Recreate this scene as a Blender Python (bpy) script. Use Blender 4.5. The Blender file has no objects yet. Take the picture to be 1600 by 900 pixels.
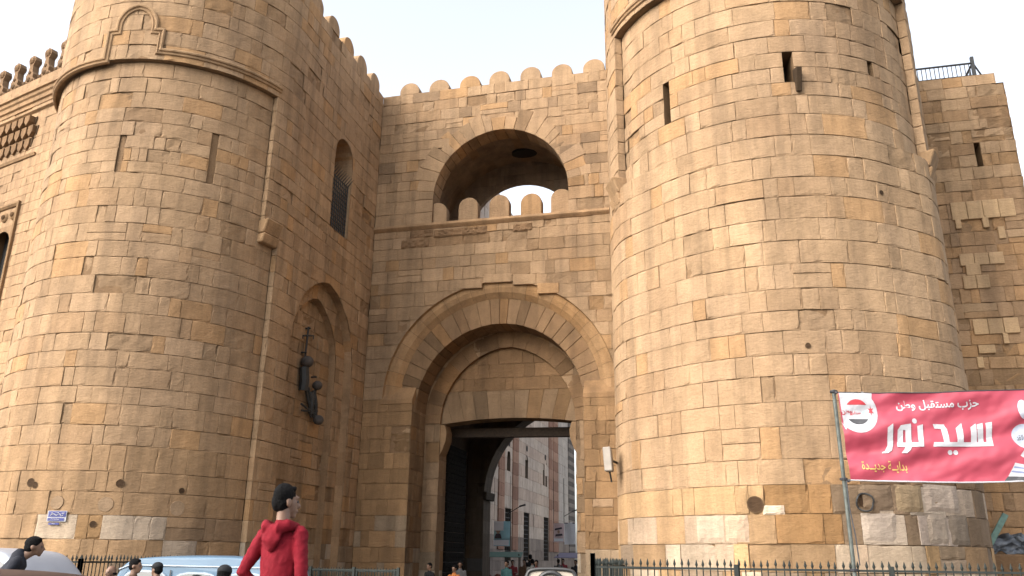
import bpy, bmesh, math, random
from mathutils import Vector, Matrix, noise
from math import sin, cos, radians, pi, sqrt, atan2, degrees

SC = bpy.context.scene
COL = SC.collection
# ------------------------------------------------------------------ camera
YAW, PITCH, ROLL = radians(14), radians(18.1), radians(0.7)
CAM = Vector((7.53, -28.0, 1.75))
fw = Vector((-sin(YAW)*cos(PITCH), cos(YAW)*cos(PITCH), sin(PITCH)))
rt = Vector((cos(YAW), sin(YAW), 0))
up = rt.cross(fw)
rt2 = rt*cos(ROLL)+up*sin(ROLL)
up2 = -rt*sin(ROLL)+up*cos(ROLL)
cd = bpy.data.cameras.new('camera')
cd.sensor_width = 36.0
cd.lens = 1291/1600*36
cd.clip_start = 0.1
cd.clip_end = 3000
co = bpy.data.objects.new('camera', cd)
COL.objects.link(co)
M = Matrix.Identity(4)
for i in range(3):
    M[i][0], M[i][1], M[i][2], M[i][3] = rt2[i], up2[i], -fw[i], CAM[i]
co.matrix_world = M
SC.camera = co
# ------------------------------------------------------------------ sky and sun
SUN_AZ, SUN_EL = radians(-140), radians(34)       # azimuth measured from +Y towards +X
w = bpy.data.worlds.new('World')
SC.world = w
w.use_nodes = True
nt = w.node_tree
bg = nt.nodes['Background']
sky = nt.nodes.new('ShaderNodeTexSky')
sky.sky_type = 'NISHITA'
sky.sun_disc = False
sky.sun_elevation = SUN_EL
sky.sun_rotation = SUN_AZ
sky.air_density = 1.0
sky.dust_density = 4.0
sky.ozone_density = 1.0
hs = nt.nodes.new('ShaderNodeHueSaturation')
hs.inputs['Saturation'].default_value = 0.35
nt.links.new(sky.outputs[0], hs.inputs['Color'])
nt.links.new(hs.outputs[0], bg.inputs['Color'])
bg.inputs['Strength'].default_value = 0.15
sd = bpy.data.lights.new('sun', 'SUN')
sd.energy = 0.5
sd.angle = radians(55)
sd.color = (1.0, 0.91, 0.79)
so = bpy.data.objects.new('sun', sd)
COL.objects.link(so)
sdir = Vector((sin(SUN_AZ)*cos(SUN_EL), cos(SUN_AZ)*cos(SUN_EL), sin(SUN_EL)))
so.rotation_euler = sdir.to_track_quat('Z', 'Y').to_euler()
so.location = sdir*60
SC.view_settings.view_transform = 'Standard'
SC.view_settings.look = 'None'
SC.view_settings.gamma = 1.0
SC.view_settings.exposure = 1.74
SC.cycles.max_bounces = 6

# ------------------------------------------------------------------ materials
def nodes_of(m):
    m.use_nodes = True
    return m.node_tree, m.node_tree.nodes['Principled BSDF']

def plain(name, rgb, rough=0.6, metal=0.0, var=0.12, scale=6.0, bump=0.0, bscale=40, coat=0.0, spec=0.5):
    m = bpy.data.materials.new(name)
    t, b = nodes_of(m)
    tc = t.nodes.new('ShaderNodeTexCoord')
    n = t.nodes.new('ShaderNodeTexNoise')
    n.inputs['Scale'].default_value = scale
    n.inputs['Detail'].default_value = 6
    t.links.new(tc.outputs['Object'], n.inputs['Vector'])
    r = t.nodes.new('ShaderNodeValToRGB')
    lo, hi = 1-var, 1+var
    r.color_ramp.elements[0].position = 0.3
    r.color_ramp.elements[1].position = 0.7
    r.color_ramp.elements[0].color = (rgb[0]*lo, rgb[1]*lo, rgb[2]*lo, 1)
    r.color_ramp.elements[1].color = (min(1, rgb[0]*hi), min(1, rgb[1]*hi), min(1, rgb[2]*hi), 1)
    t.links.new(n.outputs['Fac'], r.inputs['Fac'])
    t.links.new(r.outputs['Color'], b.inputs['Base Color'])
    b.inputs['Roughness'].default_value = rough
    b.inputs['Metallic'].default_value = metal
    b.inputs['Coat Weight'].default_value = coat
    b.inputs['Specular IOR Level'].default_value = spec
    if bump:
        n2 = t.nodes.new('ShaderNodeTexNoise')
        n2.inputs['Scale'].default_value = bscale
        n2.inputs['Detail'].default_value = 5
        t.links.new(tc.outputs['Object'], n2.inputs['Vector'])
        bp = t.nodes.new('ShaderNodeBump')
        bp.inputs['Strength'].default_value = bump
        bp.inputs['Distance'].default_value = 0.02
        t.links.new(n2.outputs['Fac'], bp.inputs['Height'])
        t.links.new(bp.outputs['Normal'], b.inputs['Normal'])
    return m

def stone_mat(name, rgb, streak=0.25, bump=0.55):
    """weathered limestone: per-block tint attribute times stains, streaks, grain and pits"""
    m = bpy.data.materials.new(name)
    t, b = nodes_of(m)
    N, L = t.nodes, t.links
    tc = N.new('ShaderNodeTexCoord')
    at = N.new('ShaderNodeAttribute')
    at.attribute_name = 'Col'
    def noi(scale, detail, rough=0.55, vec=None):
        n = N.new('ShaderNodeTexNoise')
        n.inputs['Scale'].default_value = scale
        n.inputs['Detail'].default_value = detail
        n.inputs['Roughness'].default_value = rough
        L.new(vec or tc.outputs['Object'], n.inputs['Vector'])
        return n.outputs['Fac']
    def ramp(fac, p0, c0, p1, c1):
        r = N.new('ShaderNodeValToRGB')
        r.color_ramp.elements[0].position, r.color_ramp.elements[0].color = p0, (*c0, 1)
        r.color_ramp.elements[1].position, r.color_ramp.elements[1].color = p1, (*c1, 1)
        L.new(fac, r.inputs['Fac'])
        return r.outputs['Color']
    def mul(a, c, fac=1.0):
        x = N.new('ShaderNodeMix')
        x.data_type = 'RGBA'
        x.blend_type = 'MULTIPLY'
        x.inputs['Factor'].default_value = fac
        L.new(a, x.inputs['A'])
        L.new(c, x.inputs['B'])
        return x.outputs['Result']
    rgbn = N.new('ShaderNodeRGB')
    rgbn.outputs[0].default_value = (*rgb, 1)
    c = mul(rgbn.outputs[0], at.outputs['Color'])
    c = mul(c, ramp(noi(0.28, 5, 0.6), 0.30, (0.84, 0.83, 0.84), 0.68, (1.09, 1.08, 1.05)))
    mp = N.new('ShaderNodeMapping')
    mp.inputs['Scale'].default_value = (2.2, 2.2, 0.16)
    L.new(tc.outputs['Object'], mp.inputs['Vector'])
    c = mul(c, ramp(noi(1.0, 6, 0.65, mp.outputs[0]), 0.34, (1-streak, 1-streak, 1-streak*0.95), 0.58, (1.06, 1.05, 1.04)))
    c = mul(c, ramp(noi(2.6, 8, 0.7), 0.30, (0.84, 0.83, 0.81), 0.70, (1.11, 1.10, 1.10)))
    c = mul(c, ramp(noi(22, 6, 0.7), 0.25, (0.84, 0.84, 0.84), 0.75, (1.12, 1.12, 1.12)))
    # fine dark lamination and pits
    vo = N.new('ShaderNodeTexVoronoi')
    vo.inputs['Scale'].default_value = 9
    L.new(tc.outputs['Object'], vo.inputs['Vector'])
    c = mul(c, ramp(vo.outputs['Distance'], 0.03, (0.62, 0.60, 0.58), 0.10, (1, 1, 1)))
    L.new(c, b.inputs['Base Color'])
    b.inputs['Roughness'].default_value = 0.93
    b.inputs['Specular IOR Level'].default_value = 0.15
    mp2 = N.new('ShaderNodeMapping')
    mp2.inputs['Scale'].default_value = (1, 1, 2.6)
    L.new(tc.outputs['Object'], mp2.inputs['Vector'])
    h1 = noi(7, 8, 0.72, mp2.outputs[0])
    ad = N.new('ShaderNodeMath')
    ad.operation = 'ADD'
    L.new(h1, ad.inputs[0])
    mn = N.new('ShaderNodeMath')
    mn.operation = 'MINIMUM'
    mn.inputs[1].default_value = 0.16
    L.new(vo.outputs['Distance'], mn.inputs[0])
    L.new(mn.outputs[0], ad.inputs[1])
    bp = N.new('ShaderNodeBump')
    bp.inputs['Strength'].default_value = bump
    bp.inputs['Distance'].default_value = 0.05
    L.new(ad.outputs[0], bp.inputs['Height'])
    L.new(bp.outputs['Normal'], b.inputs['Normal'])
    return m

STONE = stone_mat('limestone', (0.322, 0.219, 0.130))
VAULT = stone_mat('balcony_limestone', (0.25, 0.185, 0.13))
STONE_IN = stone_mat('dark_limestone', (0.105, 0.082, 0.062))  # darker limestone for the gate passage
STRIPE = stone_mat('marble_blocks', (0.49, 0.425, 0.365), 0.18, 0.2)
IRON = plain('wrought_iron', (0.035, 0.035, 0.034), 0.6, 0.3)
DARK = plain('dark_void', (0.012, 0.011, 0.010), 0.9)
GREENP = plain('green_fence_paint', (0.010, 0.014, 0.011), 0.75, 0, 0.35, 9)
WOOD = plain('old_timber', (0.05, 0.034, 0.022), 0.8, 0, 0.3, 12, 0.4, 60)

# ------------------------------------------------------------------ object helpers
def obj(name, me, parent=None):
    o = bpy.data.objects.new(name, me)
    COL.objects.link(o)
    if parent:
        o.parent = parent
    return o

def tag(o, label=None, cat=None, group=None, kind=None):
    if label: o['label'] = label
    if cat: o['category'] = cat
    if group: o['group'] = group
    if kind: o['kind'] = kind
    return o

def thing(name, label, cat, group=None, loc=(0, 0, 0), rz=0):
    o = bpy.data.objects.new(name, None)
    COL.objects.link(o)
    o.location = loc
    o.rotation_euler = (0, 0, rz)
    o.empty_display_size = 0.3
    return tag(o, label, cat, group)

def copy_tree(o, parent=None):
    c = o.copy()
    COL.objects.link(c)
    c.parent = parent
    for ch in list(o.children):
        copy_tree(ch, c)
    return c

class MB:
    def __init__(self):
        self.v, self.f, self.c, self.m = [], [], [], []
        self.mi = 0
        self.col = (1, 1, 1)
    def vert(self, p, col=None):
        self.v.append(tuple(p))
        self.c.append(col or self.col)
        return len(self.v)-1
    def face(self, ids):
        ids = list(ids)
        if len(set(ids)) < 3:
            return
        self.f.append(ids)
        self.m.append(self.mi)
    def poly(self, pts, col=None):
        self.face([self.vert(p, col) for p in pts])
    def box(self, a, b, col=None):
        x0, y0, z0 = a
        x1, y1, z1 = b
        i = [self.vert(p, col) for p in ((x0,y0,z0),(x1,y0,z0),(x1,y1,z0),(x0,y1,z0),(x0,y0,z1),(x1,y0,z1),(x1,y1,z1),(x0,y1,z1))]
        for q in ((0,3,2,1),(4,5,6,7),(0,1,5,4),(1,2,6,5),(2,3,7,6),(3,0,4,7)):
            self.face([i[k] for k in q])
    def hexa(self, P, bev=0.0, col=None):
        """eight corners (bottom 4 ccw, top 4 ccw); chamfered edges when bev > 0"""
        P = [Vector(p) for p in P]
        F = ((0,3,2,1),(4,5,6,7),(0,1,5,4),(1,2,6,5),(2,3,7,6),(3,0,4,7))
        if bev <= 0:
            i = [self.vert(p, col) for p in P]
            for q in F:
                self.face([i[k] for k in q])
            return
        idx = {}
        for fi, q in enumerate(F):
            c = sum((P[k] for k in q), Vector())/4
            for n, k in enumerate(q):
                a, b_ = P[q[n-1]]-P[k], P[q[(n+1) % 4]]-P[k]
                p = P[k]+a.normalized()*min(bev, a.length*0.4)+b_.normalized()*min(bev, b_.length*0.4)
                idx[fi, k] = self.vert(p, col)
            self.face([idx[fi, k] for k in q])
        edges = {}
        for fi, q in enumerate(F):
            for n in range(4):
                a, b_ = q[n], q[(n+1) % 4]
                edges.setdefault((min(a, b_), max(a, b_)), []).append((fi, a, b_))
        for (a, b_), l in edges.items():
            (f0, a0, b0), (f1, a1, b1) = l
            self.face([idx[f0, b0], idx[f0, a0], idx[f1, a0], idx[f1, b0]])
        for k in range(8):
            fs = [fi for fi, q in enumerate(F) if k in q]
            self.face([idx[fi, k] for fi in fs])
    def bar(self, p, q, r, n=8, r2=None, col=None, cap=True):
        p, q = Vector(p), Vector(q)
        d = (q-p).normalized()
        a = d.orthogonal().normalized()
        b = d.cross(a)
        r2 = r if r2 is None else r2
        A = [self.vert(p+(a*cos(2*pi*k/n)+b*sin(2*pi*k/n))*r, col) for k in range(n)]
        B = [self.vert(q+(a*cos(2*pi*k/n)+b*sin(2*pi*k/n))*r2, col) for k in range(n)]
        for k in range(n):
            self.face([A[k], A[(k+1) % n], B[(k+1) % n], B[k]])
        if cap:
            self.face(A[::-1])
            self.face(B)
    def tube(self, pts, r, n=8, col=None, closed=False):
        pts = [Vector(p) for p in pts]
        R = r if isinstance(r, (list, tuple)) else [r]*len(pts)
        rings = []
        a = None
        for i, p in enumerate(pts):
            d = (pts[min(i+1, len(pts)-1)]-pts[max(i-1, 0)]).normalized()
            if a is None:
                a = d.orthogonal().normalized()
            a = (a-d*a.dot(d)).normalized()
            b = d.cross(a)
            rings.append([self.vert(p+(a*cos(2*pi*k/n)+b*sin(2*pi*k/n))*R[i], col) for k in range(n)])
        for A, B in zip(rings, rings[1:]):
            for k in range(n):
                self.face([A[k], A[(k+1) % n], B[(k+1) % n], B[k]])
        self.face(rings[0][::-1])
        self.face(rings[-1])
    def ball(self, c, r, nu=14, nv=9, col=None):
        c = Vector(c)
        rx, ry, rz = (r, r, r) if isinstance(r, (int, float)) else r
        top = self.vert(c+Vector((0, 0, rz)), col)
        rows = []
        for j in range(1, nv):
            t = pi*j/nv
            rows.append([self.vert(c+Vector((rx*sin(t)*cos(2*pi*k/nu), ry*sin(t)*sin(2*pi*k/nu), rz*cos(t))), col) for k in range(nu)])
        bot = self.vert(c-Vector((0, 0, rz)), col)
        for k in range(nu):
            self.face([top, rows[0][k], rows[0][(k+1) % nu]])
            self.face([bot, rows[-1][(k+1) % nu], rows[-1][k]])
        for A, B in zip(rows, rows[1:]):
            for k in range(nu):
                self.face([A[k], B[k], B[(k+1) % nu], A[(k+1) % nu]])
    def prism(self, pts, d, col=None):
        """closed planar outline swept by the vector d"""
        d = Vector(d)
        A = [self.vert(p, col) for p in pts]
        B = [self.vert(Vector(p)+d, col) for p in pts]
        self.face(A[::-1])
        self.face(B)
        n = len(pts)
        for k in range(n):
            self.face([A[k], A[(k+1) % n], B[(k+1) % n], B[k]])
    def mesh(self, name, mats, smooth=False, recalc=True):
        me = bpy.data.meshes.new(name)
        me.from_pydata(self.v, [], self.f)
        at = me.color_attributes.new('Col', 'FLOAT_COLOR', 'POINT')
        flat = []
        for c in self.c:
            flat.extend((c[0], c[1], c[2], 1.0))
        at.data.foreach_set('color', flat)
        for m in (mats if isinstance(mats, (list, tuple)) else [mats]):
            me.materials.append(m)
        me.polygons.foreach_set('material_index', self.m)
        if recalc:
            bm = bmesh.new()
            bm.from_mesh(me)
            bmesh.ops.recalc_face_normals(bm, faces=bm.faces)
            bm.to_mesh(me)
            bm.free()
        if smooth:
            me.polygons.foreach_set('use_smooth', [True]*len(me.polygons))
        me.update()
        return me
    def build(self, name, mats, parent=None, smooth=False, recalc=True):
        return obj(name, self.mesh(name, mats, smooth, recalc), parent)

def lerp(a, b, t):
    return a+(b-a)*t

# ------------------------------------------------------------------ masonry
class Path:
    """plan curve made of lines and arcs; outward normal on the right hand of travel"""
    def __init__(self, *pieces):
        self.p = []
        self.L = 0
        for q in pieces:
            if q[0] == 'line':
                a, b = Vector(q[1]), Vector(q[2])
                l = (b-a).length
                d = (b-a)/l
                self.p.append((self.L, l, 'line', a, d, Vector((d.y, -d.x))))
            else:
                _, c, r, a0, a1 = q     # angle from -Y towards +X, degrees
                l = abs(radians(a1-a0))*r
                self.p.append((self.L, l, 'arc', Vector(c), r, (radians(a0), radians(a1))))
            self.L += l
    def __call__(self, s, z, o=0.0):
        for k, (s0, l, kind, *a) in enumerate(self.p):
            if s <= s0+l or k == len(self.p)-1:
                t = s-s0
                if kind == 'line':
                    q = a[0]+a[1]*t+a[2]*o
                else:
                    c, r, (a0, a1) = a
                    an = a0+(a1-a0)*t/l
                    q = c+Vector((sin(an), -cos(an)))*(r+o)
                return Vector((q.x, q.y, z))

class Plane:
    """vertical plane: origin, direction of s; outward normal to the right of travel"""
    def __init__(self, x, y, dx, dy):
        self.o = Vector((x, y))
        self.d = Vector((dx, dy)).normalized()
        self.n = Vector((self.d.y, -self.d.x))
    def __call__(self, s, z, o=0.0):
        q = self.o+self.d*s+self.n*o
        return Vector((q.x, q.y, z))

class RectHole:
    def __init__(self, s0, s1, z0, z1):
        self.a = (s0, s1, z0, z1)
    def span(self, z0, z1):
        if min(z1, self.a[3])-max(z0, self.a[2]) > 0.04:
            return (self.a[0], self.a[1])
    def project(self, s, z):
        return None

def arch_pts(hw, zs, rise, n=24):
    """points along an arch from left springing to right; round when rise == hw, else two-centred"""
    out = []
    if rise <= hw+1e-4:
        k = rise/hw
        for i in range(n+1):
            t = pi-pi*i/n
            out.append((hw*cos(t), zs+hw*k*sin(t)))
        return out
    c = (rise*rise-hw*hw)/(2*hw)
    r = hw+c
    t1 = atan2(rise, -c)
    h = n//2
    left = []
    for i in range(h+1):
        t = lerp(pi, t1, i/h)
        left.append((c+r*cos(t), zs+r*sin(t)))
    return left+[(-x, z) for x, z in left[:-1][::-1]]

class ArchHole:
    def __init__(self, c, hw, zb, zs, rise):
        self.c, self.hw, self.zb, self.zs, self.rise = c, hw, zb, zs, rise
        self.cc = (rise*rise-hw*hw)/(2*hw) if rise > hw+1e-4 else 0.0
        self.r = hw+self.cc
        self.k = rise/hw if rise < hw else 1.0
    def span(self, z0, z1):
        if z1 <= self.zs+1e-3 and z1-max(z0, self.zb) > 0.1:
            return (self.c-self.hw, self.c+self.hw)
    def project(self, s, z):
        d = s-self.c
        if z <= self.zb-0.05 or abs(d) >= self.hw:
            return None
        if z <= self.zs:
            return (self.c+math.copysign(self.hw, d), z)
        sg = -1 if d < 0 else 1
        ox = -sg*self.cc
        dx, dz = d-ox, (z-self.zs)/self.k
        l = sqrt(dx*dx+dz*dz)
        if l >= self.r:
            return None
        if l < 1e-4:
            return (self.c+sg*self.hw, self.zs)
        return (self.c+ox+dx/l*self.r, self.zs+dz/l*self.r*self.k)

def tint(rng, z=9.0, grime=0.0):
    b = rng.uniform(0.94, 1.05)
    t = rng.random()
    if t < 0.10:
        c = (1.05, 0.96, 0.83)
    elif t < 0.22:
        c = (0.93, 0.92, 0.91)
    elif t < 0.36:
        c = (1.06, 1.07, 1.09)
    elif t < 0.44:
        c = (0.96, 0.93, 0.90)
    else:
        c = (1.0, 1.0, 1.0)
    if z < 2.2:
        u = rng.random()
        if u < 0.34:
            c = (1.08, 1.32, 1.68)
        elif u < 0.58:
            c = (0.70, 0.76, 0.84)
        elif u < 0.75:
            c = (0.94, 1.04, 1.16)
    if grime and rng.random() < grime:
        b *= rng.uniform(0.66, 0.88)
    return (c[0]*b, c[1]*b, c[2]*b)

def put_block(mb, P, s0, s1, z0, z1, off, col, rng, holes, rough=0.012, chip=0.5, cell=0.22):
    g = rng.uniform(0.001, 0.004) if rng.random() < 0.82 else rng.uniform(0.004, 0.014)
    j = 0.004 if rough < 0.02 else 0.014
    zb0, zb1 = z0+g*.8+rng.uniform(0, j*0.5), z1-g*.8-rng.uniform(0, j*0.5)
    ds = [rng.uniform(-j, j)*0.35 for _ in range(4)]
    dz = [rng.uniform(-j, j)*0.5 for _ in range(4)]
    gs = g*0.45
    C = [(s0+gs+ds[0], zb0+dz[0]), (s1-gs+ds[1], zb0+dz[1]), (s1-gs+ds[2], zb1+dz[2]), (s0+gs+ds[3], zb1+dz[3])]
    W, H = s1-s0, z1-z0
    nu, nv = max(2, int(math.ceil(W/cell))), max(2, int(math.ceil(H/cell)))
    e = 0.007
    if chip > 0.9:
        cell = 0.11
    d_ = 0.05
    us = [0, e/W, d_/W]+[i/nu for i in range(1, nu) if d_*1.4 < i/nu*W < W-d_*1.4]+[1-d_/W, 1-e/W, 1] if W > 0.15 else [0, e/W, .5, 1-e/W, 1]
    vs = [0, e/H, d_/H]+[i/nv for i in range(1, nv) if d_*1.4 < i/nv*H < H-d_*1.4]+[1-d_/H, 1-e/H, 1] if H > 0.15 else [0, e/H, .5, 1-e/H, 1]
    nU, nV = len(us), len(vs)
    big = chip > 0.9
    sd_ = rng.uniform(0, 50)
    ids, ins = [], []
    tx, tz = rng.uniform(-0.004, 0.004), rng.uniform(-0.003, 0.003)
    for b_, v in enumerate(vs):
        for a_, u in enumerate(us):
            s = (C[0][0]*(1-u)+C[1][0]*u)*(1-v)+(C[3][0]*(1-u)+C[2][0]*u)*v
            z = (C[0][1]*(1-u)+C[1][1]*u)*(1-v)+(C[3][1]*(1-u)+C[2][1]*u)*v
            q = Vector((s*2.3+sd_, z*2.3, sd_))
            if a_ in (0, nU-1) or b_ in (0, nV-1):
                o = min(-0.009, off-0.009)
            else:
                o = off+rough*(noise.noise(q*1.7)+0.5*noise.noise(q*4.1))*(1.6 if chip > 0.9 else 0.8)+tx*(u-0.5)*2+tz*(v-0.5)*2
                ed = min(u*W, (1-u)*W, v*H, (1-v)*H)
                if ed < 0.03:
                    k = noise.noise(q*2.2+Vector((7, 3, 1)))
                    if k > 0.15:
                        o -= min(0.035, (k-0.15)*0.11*chip)
                if big:
                    o -= 0.02*max(0, noise.noise(q*0.9+Vector((1, 9, 4)))+0.15)
            inside = False
            for h in holes:
                p = h.project(s, z)
                if p:
                    s, z = p
                    inside = True
            ids.append(mb.vert(P(s, z, o), col))
            ins.append(inside)
    if all(ins):
        return
    for b_ in range(nV-1):
        for a_ in range(nU-1):
            k = [b_*nU+a_, b_*nU+a_+1, (b_+1)*nU+a_+1, (b_+1)*nU+a_]
            if all(ins[i] for i in k):
                continue
            mb.face([ids[i] for i in k])

def sub_intervals(a, b, cuts):
    out, s = [], a
    for c0, c1 in sorted(cuts):
        if c0 > s+0.02:
            out.append((s, min(c0, b)))
        s = max(s, c1)
    if b > s+0.02:
        out.append((s, b))
    return [(x, y) for x, y in out if y > x+0.02]

def dim(c, lo, hi, r):
    k = r.uniform(lo, hi)
    return (c[0]*k, c[1]*k, c[2]*k)

MORTAR = (0.66, 0.62, 0.58)
def masonry(mb, P, s0, s1, zs, rng, holes=(), stretch=(0.72, 1.15), header=(0.30, 0.48), grime=0.0, colfn=None,
            rough=0.012, split=0.03, worn=0.05, cell=0.22):
    par = 0
    for z0, z1 in zip(zs, zs[1:]):
        cuts = [h.span(z0, z1) for h in holes if h.span(z0, z1)]
        for a, b in sub_intervals(s0, s1, cuts):
            # mortar bed behind the blocks
            n = max(1, int((b-a)/0.35))
            nz = 2 if any(isinstance(h, ArchHole) for h in holes) else 1
            for i in range(n):
                for jz in range(nz):
                    q = []
                    ins = []
                    for (u, v) in ((0, 0), (1, 0), (1, 1), (0, 1)):
                        s, z = lerp(a, b, (i+u)/n), lerp(z0, z1, (jz+v)/nz)
                        I = False
                        for h in holes:
                            p = h.project(s, z)
                            if p:
                                s, z = p
                                I = True
                        q.append(P(s, z, -0.036))
                        ins.append(I)
                    if not all(ins):
                        mb.poly(q, MORTAR)
            lens = []
            tot = 0
            st = rng.random() < 0.5
            if b-a < 0.55:
                lens = [b-a]
            else:
                first = True
                while tot < b-a:
                    l = rng.uniform(*(stretch if st else header))
                    if first:
                        l *= rng.uniform(0.55, 1.0)
                        first = False
                    if rng.random() < 0.75:
                        st = not st
                    lens.append(l)
                    tot += l
                k = (b-a)/sum(lens)
                lens = [l*k for l in lens]
            s = a
            for l in lens:
                zc, sc = (z0+z1)/2, s+l/2
                col = tint(rng, zc, grime)
                if colfn:
                    c2 = colfn(sc, zc, rng)
                    if c2:
                        col = c2
                off = rng.gauss(0, 0.0045)
                chip = 0.5
                rg = rough
                if rng.random() < worn:
                    off -= rng.uniform(0.010, 0.026)
                    chip = 1.4
                    rg = rough*1.4
                    col = dim(col, 0.82, 0.95, rng)
                if rng.random() < split and z1-z0 > 0.42 and l > 0.6:
                    zm = lerp(z0, z1, rng.uniform(0.4, 0.6))
                    put_block(mb, P, s, s+l, z0, zm, off, col, rng, holes, rg, chip, cell)
                    put_block(mb, P, s, s+l, zm, z1, off+rng.gauss(0, 0.008), tint(rng, zc, grime), rng, holes, rg, chip, cell)
                else:
                    put_block(mb, P, s, s+l, z0, z1, off, col, rng, holes, rg, chip, cell)
                s += l

def courses(z0, z1, h, rng, jit=0.06):
    n = max(1, round((z1-z0)/h))
    hs_ = [1+rng.uniform(-jit, jit)*2 for _ in range(n)]
    k = (z1-z0)/sum(hs_)
    out = [z0]
    for x in hs_:
        out.append(out[-1]+x*k)
    out[-1] = z1
    return out

def reveal(mb, P, pts, o0, o1, col=(0.8, 0.8, 0.8), seg=0.5, rng=None):
    """surface of an opening's edge: outline pts (s, z) carried from offset o0 back to o1, cut into stones"""
    for (a, b) in zip(pts, pts[1:]):
        l = sqrt((a[0]-b[0])**2+(a[1]-b[1])**2)
        n = max(1, round(l/seg))
        for i in range(n):
            p = (lerp(a[0], b[0], i/n), lerp(a[1], b[1], i/n))
            q = (lerp(a[0], b[0], (i+1)/n), lerp(a[1], b[1], (i+1)/n))
            c = tint(rng) if rng else col
            c = tuple(x*y for x, y in zip(c, col))
            mb.poly([P(*p, o0), P(*q, o0), P(*q, o1), P(*p, o1)], c)

def voussoirs(mb, P, inner, thick, o0, o1, n, rng, grime=0.0, bev=0.02, gap=0.008, vary=0.0, tintmul=(1, 1, 1)):
    """wedge stones along a polyline of (s, z) points; thick may be a number or a function of t"""
    L = [0]
    for a, b in zip(inner, inner[1:]):
        L.append(L[-1]+sqrt((a[0]-b[0])**2+(a[1]-b[1])**2))
    T = L[-1]
    def at(d):
        d = min(max(d, 0), T)
        for i in range(len(L)-1):
            if d <= L[i+1]+1e-9:
                t = (d-L[i])/(L[i+1]-L[i])
                a, b = inner[i], inner[i+1]
                tx, tz = b[0]-a[0], b[1]-a[1]
                return (lerp(a[0], b[0], t), lerp(a[1], b[1], t)), (tx, tz)
    def nrm(d):
        _, t0 = at(d-0.12)
        _, t1 = at(d+0.12)
        tx, tz = t0[0]+t1[0], t0[1]+t1[1]
        l = sqrt(tx*tx+tz*tz)
        return (-tz/l, tx/l)
    cut = [0]
    for i in range(n):
        cut.append(cut[-1]+rng.uniform(0.75, 1.3))
    cut = [c*T/cut[-1] for c in cut]
    for a, b in zip(cut, cut[1:]):
        a2, b2 = a+gap, b-gap
        (p0, _), (p1, _) = at(a2), at(b2)
        n0, n1 = nrm(a), nrm(b)
        th = thick*(1+rng.uniform(-vary, vary))
        do = rng.gauss(0, 0.008)
        pts = [p0, p1, (p1[0]+n1[0]*th, p1[1]+n1[1]*th), (p0[0]+n0[0]*th, p0[1]+n0[1]*th)]
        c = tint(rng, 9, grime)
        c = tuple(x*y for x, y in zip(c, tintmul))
        mb.hexa([P(*q, o1) for q in pts]+[P(*q, o0+do) for q in pts], bev*rng.uniform(0.7, 1.5), c)

def mould(mb, P, pts, prof, col=(0.95, 0.93, 0.9), wob=0.006, closed=False):
    """profile [(lateral, out)] swept along pts on a wall surface with mitred turns"""
    n = len(pts)
    rows = []
    for i, p in enumerate(pts):
        a = pts[i-1] if i > 0 else None
        b = pts[i+1] if i < n-1 else None
        def un(u, v):
            dx, dz = v[0]-u[0], v[1]-u[1]
            l = sqrt(dx*dx+dz*dz) or 1
            return (-dz/l, dx/l)
        if a and b:
            n0, n1 = un(a, p), un(p, b)
            mx, mz = n0[0]+n1[0], n0[1]+n1[1]
            l = sqrt(mx*mx+mz*mz) or 1
            mx, mz = mx/l, mz/l
            k = 1/max(0.45, mx*n0[0]+mz*n0[1])
        else:
            (mx, mz), k = (un(a, p) if a else un(p, b)), 1
        w_ = wob*noise.noise(Vector((p[0]*2, p[1]*2, 3)))
        c = tuple(x*(1+0.12*noise.noise(Vector((p[0]*1.3, p[1]*1.3, 8)))) for x in col)
        rows.append([mb.vert(P(p[0]+mx*k*(la+w_), p[1]+mz*k*(la+w_), o), c) for la, o in prof])
    for A, B in zip(rows, rows[1:]):
        for k in range(len(prof)-1):
            mb.face([A[k], A[k+1], B[k+1], B[k]])
    mb.face(rows[0])
    mb.face(rows[-1][::-1])

def dense(pts, step=0.25):
    out = [pts[0]]
    for a, b in zip(pts, pts[1:]):
        l = sqrt((a[0]-b[0])**2+(a[1]-b[1])**2)
        n = max(1, int(l/step))
        for i in range(1, n+1):
            out.append((lerp(a[0], b[0], i/n), lerp(a[1], b[1], i/n)))
    return out

def merlon(name, P, s, z, wd, ht, th, parent, rng):
    """round-headed battlement stone; P's outward side is its front"""
    ht *= rng.uniform(0.92, 1.06)
    wd *= rng.uniform(0.95, 1.03)
    s += rng.uniform(-.03, .03)
    hw = wd/2
    zs = z+ht-hw*0.96
    out = [(-hw, z)]+[(x, zz) for x, zz in arch_pts(hw, zs, hw*0.96, 14)]+[(hw, z)]
    mb = MB()
    c = tint(rng)
    b = 0.018
    k = [(x*(1-b/hw), zs+(zz-zs)*(1-b/hw) if zz > zs else zz) for x, zz in out]
    F0 = [mb.vert(P(s+x, zz, 0.0+0.006*noise.noise(Vector((x*4, zz*4, s)))), c) for x, zz in k]
    F1 = [mb.vert(P(s+x, zz, -b), c) for x, zz in out]
    B1 = [mb.vert(P(s+x, zz, -th+b), c) for x, zz in out]
    B0 = [mb.vert(P(s+x, zz, -th), c) for x, zz in k]
    n = len(out)
    mb.face(F0)
    mb.face(B0[::-1])
    for A, B in ((F0, F1), (F1, B1), (B1, B0)):
        for i in range(n-1):
            mb.face([A[i], A[i+1], B[i+1], B[i]])
        mb.face([A[-1], A[0], B[0], B[-1]])
    return mb.build(name, STONE, parent)

# ================================================================== SETTING
rng = random.Random(7)
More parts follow.
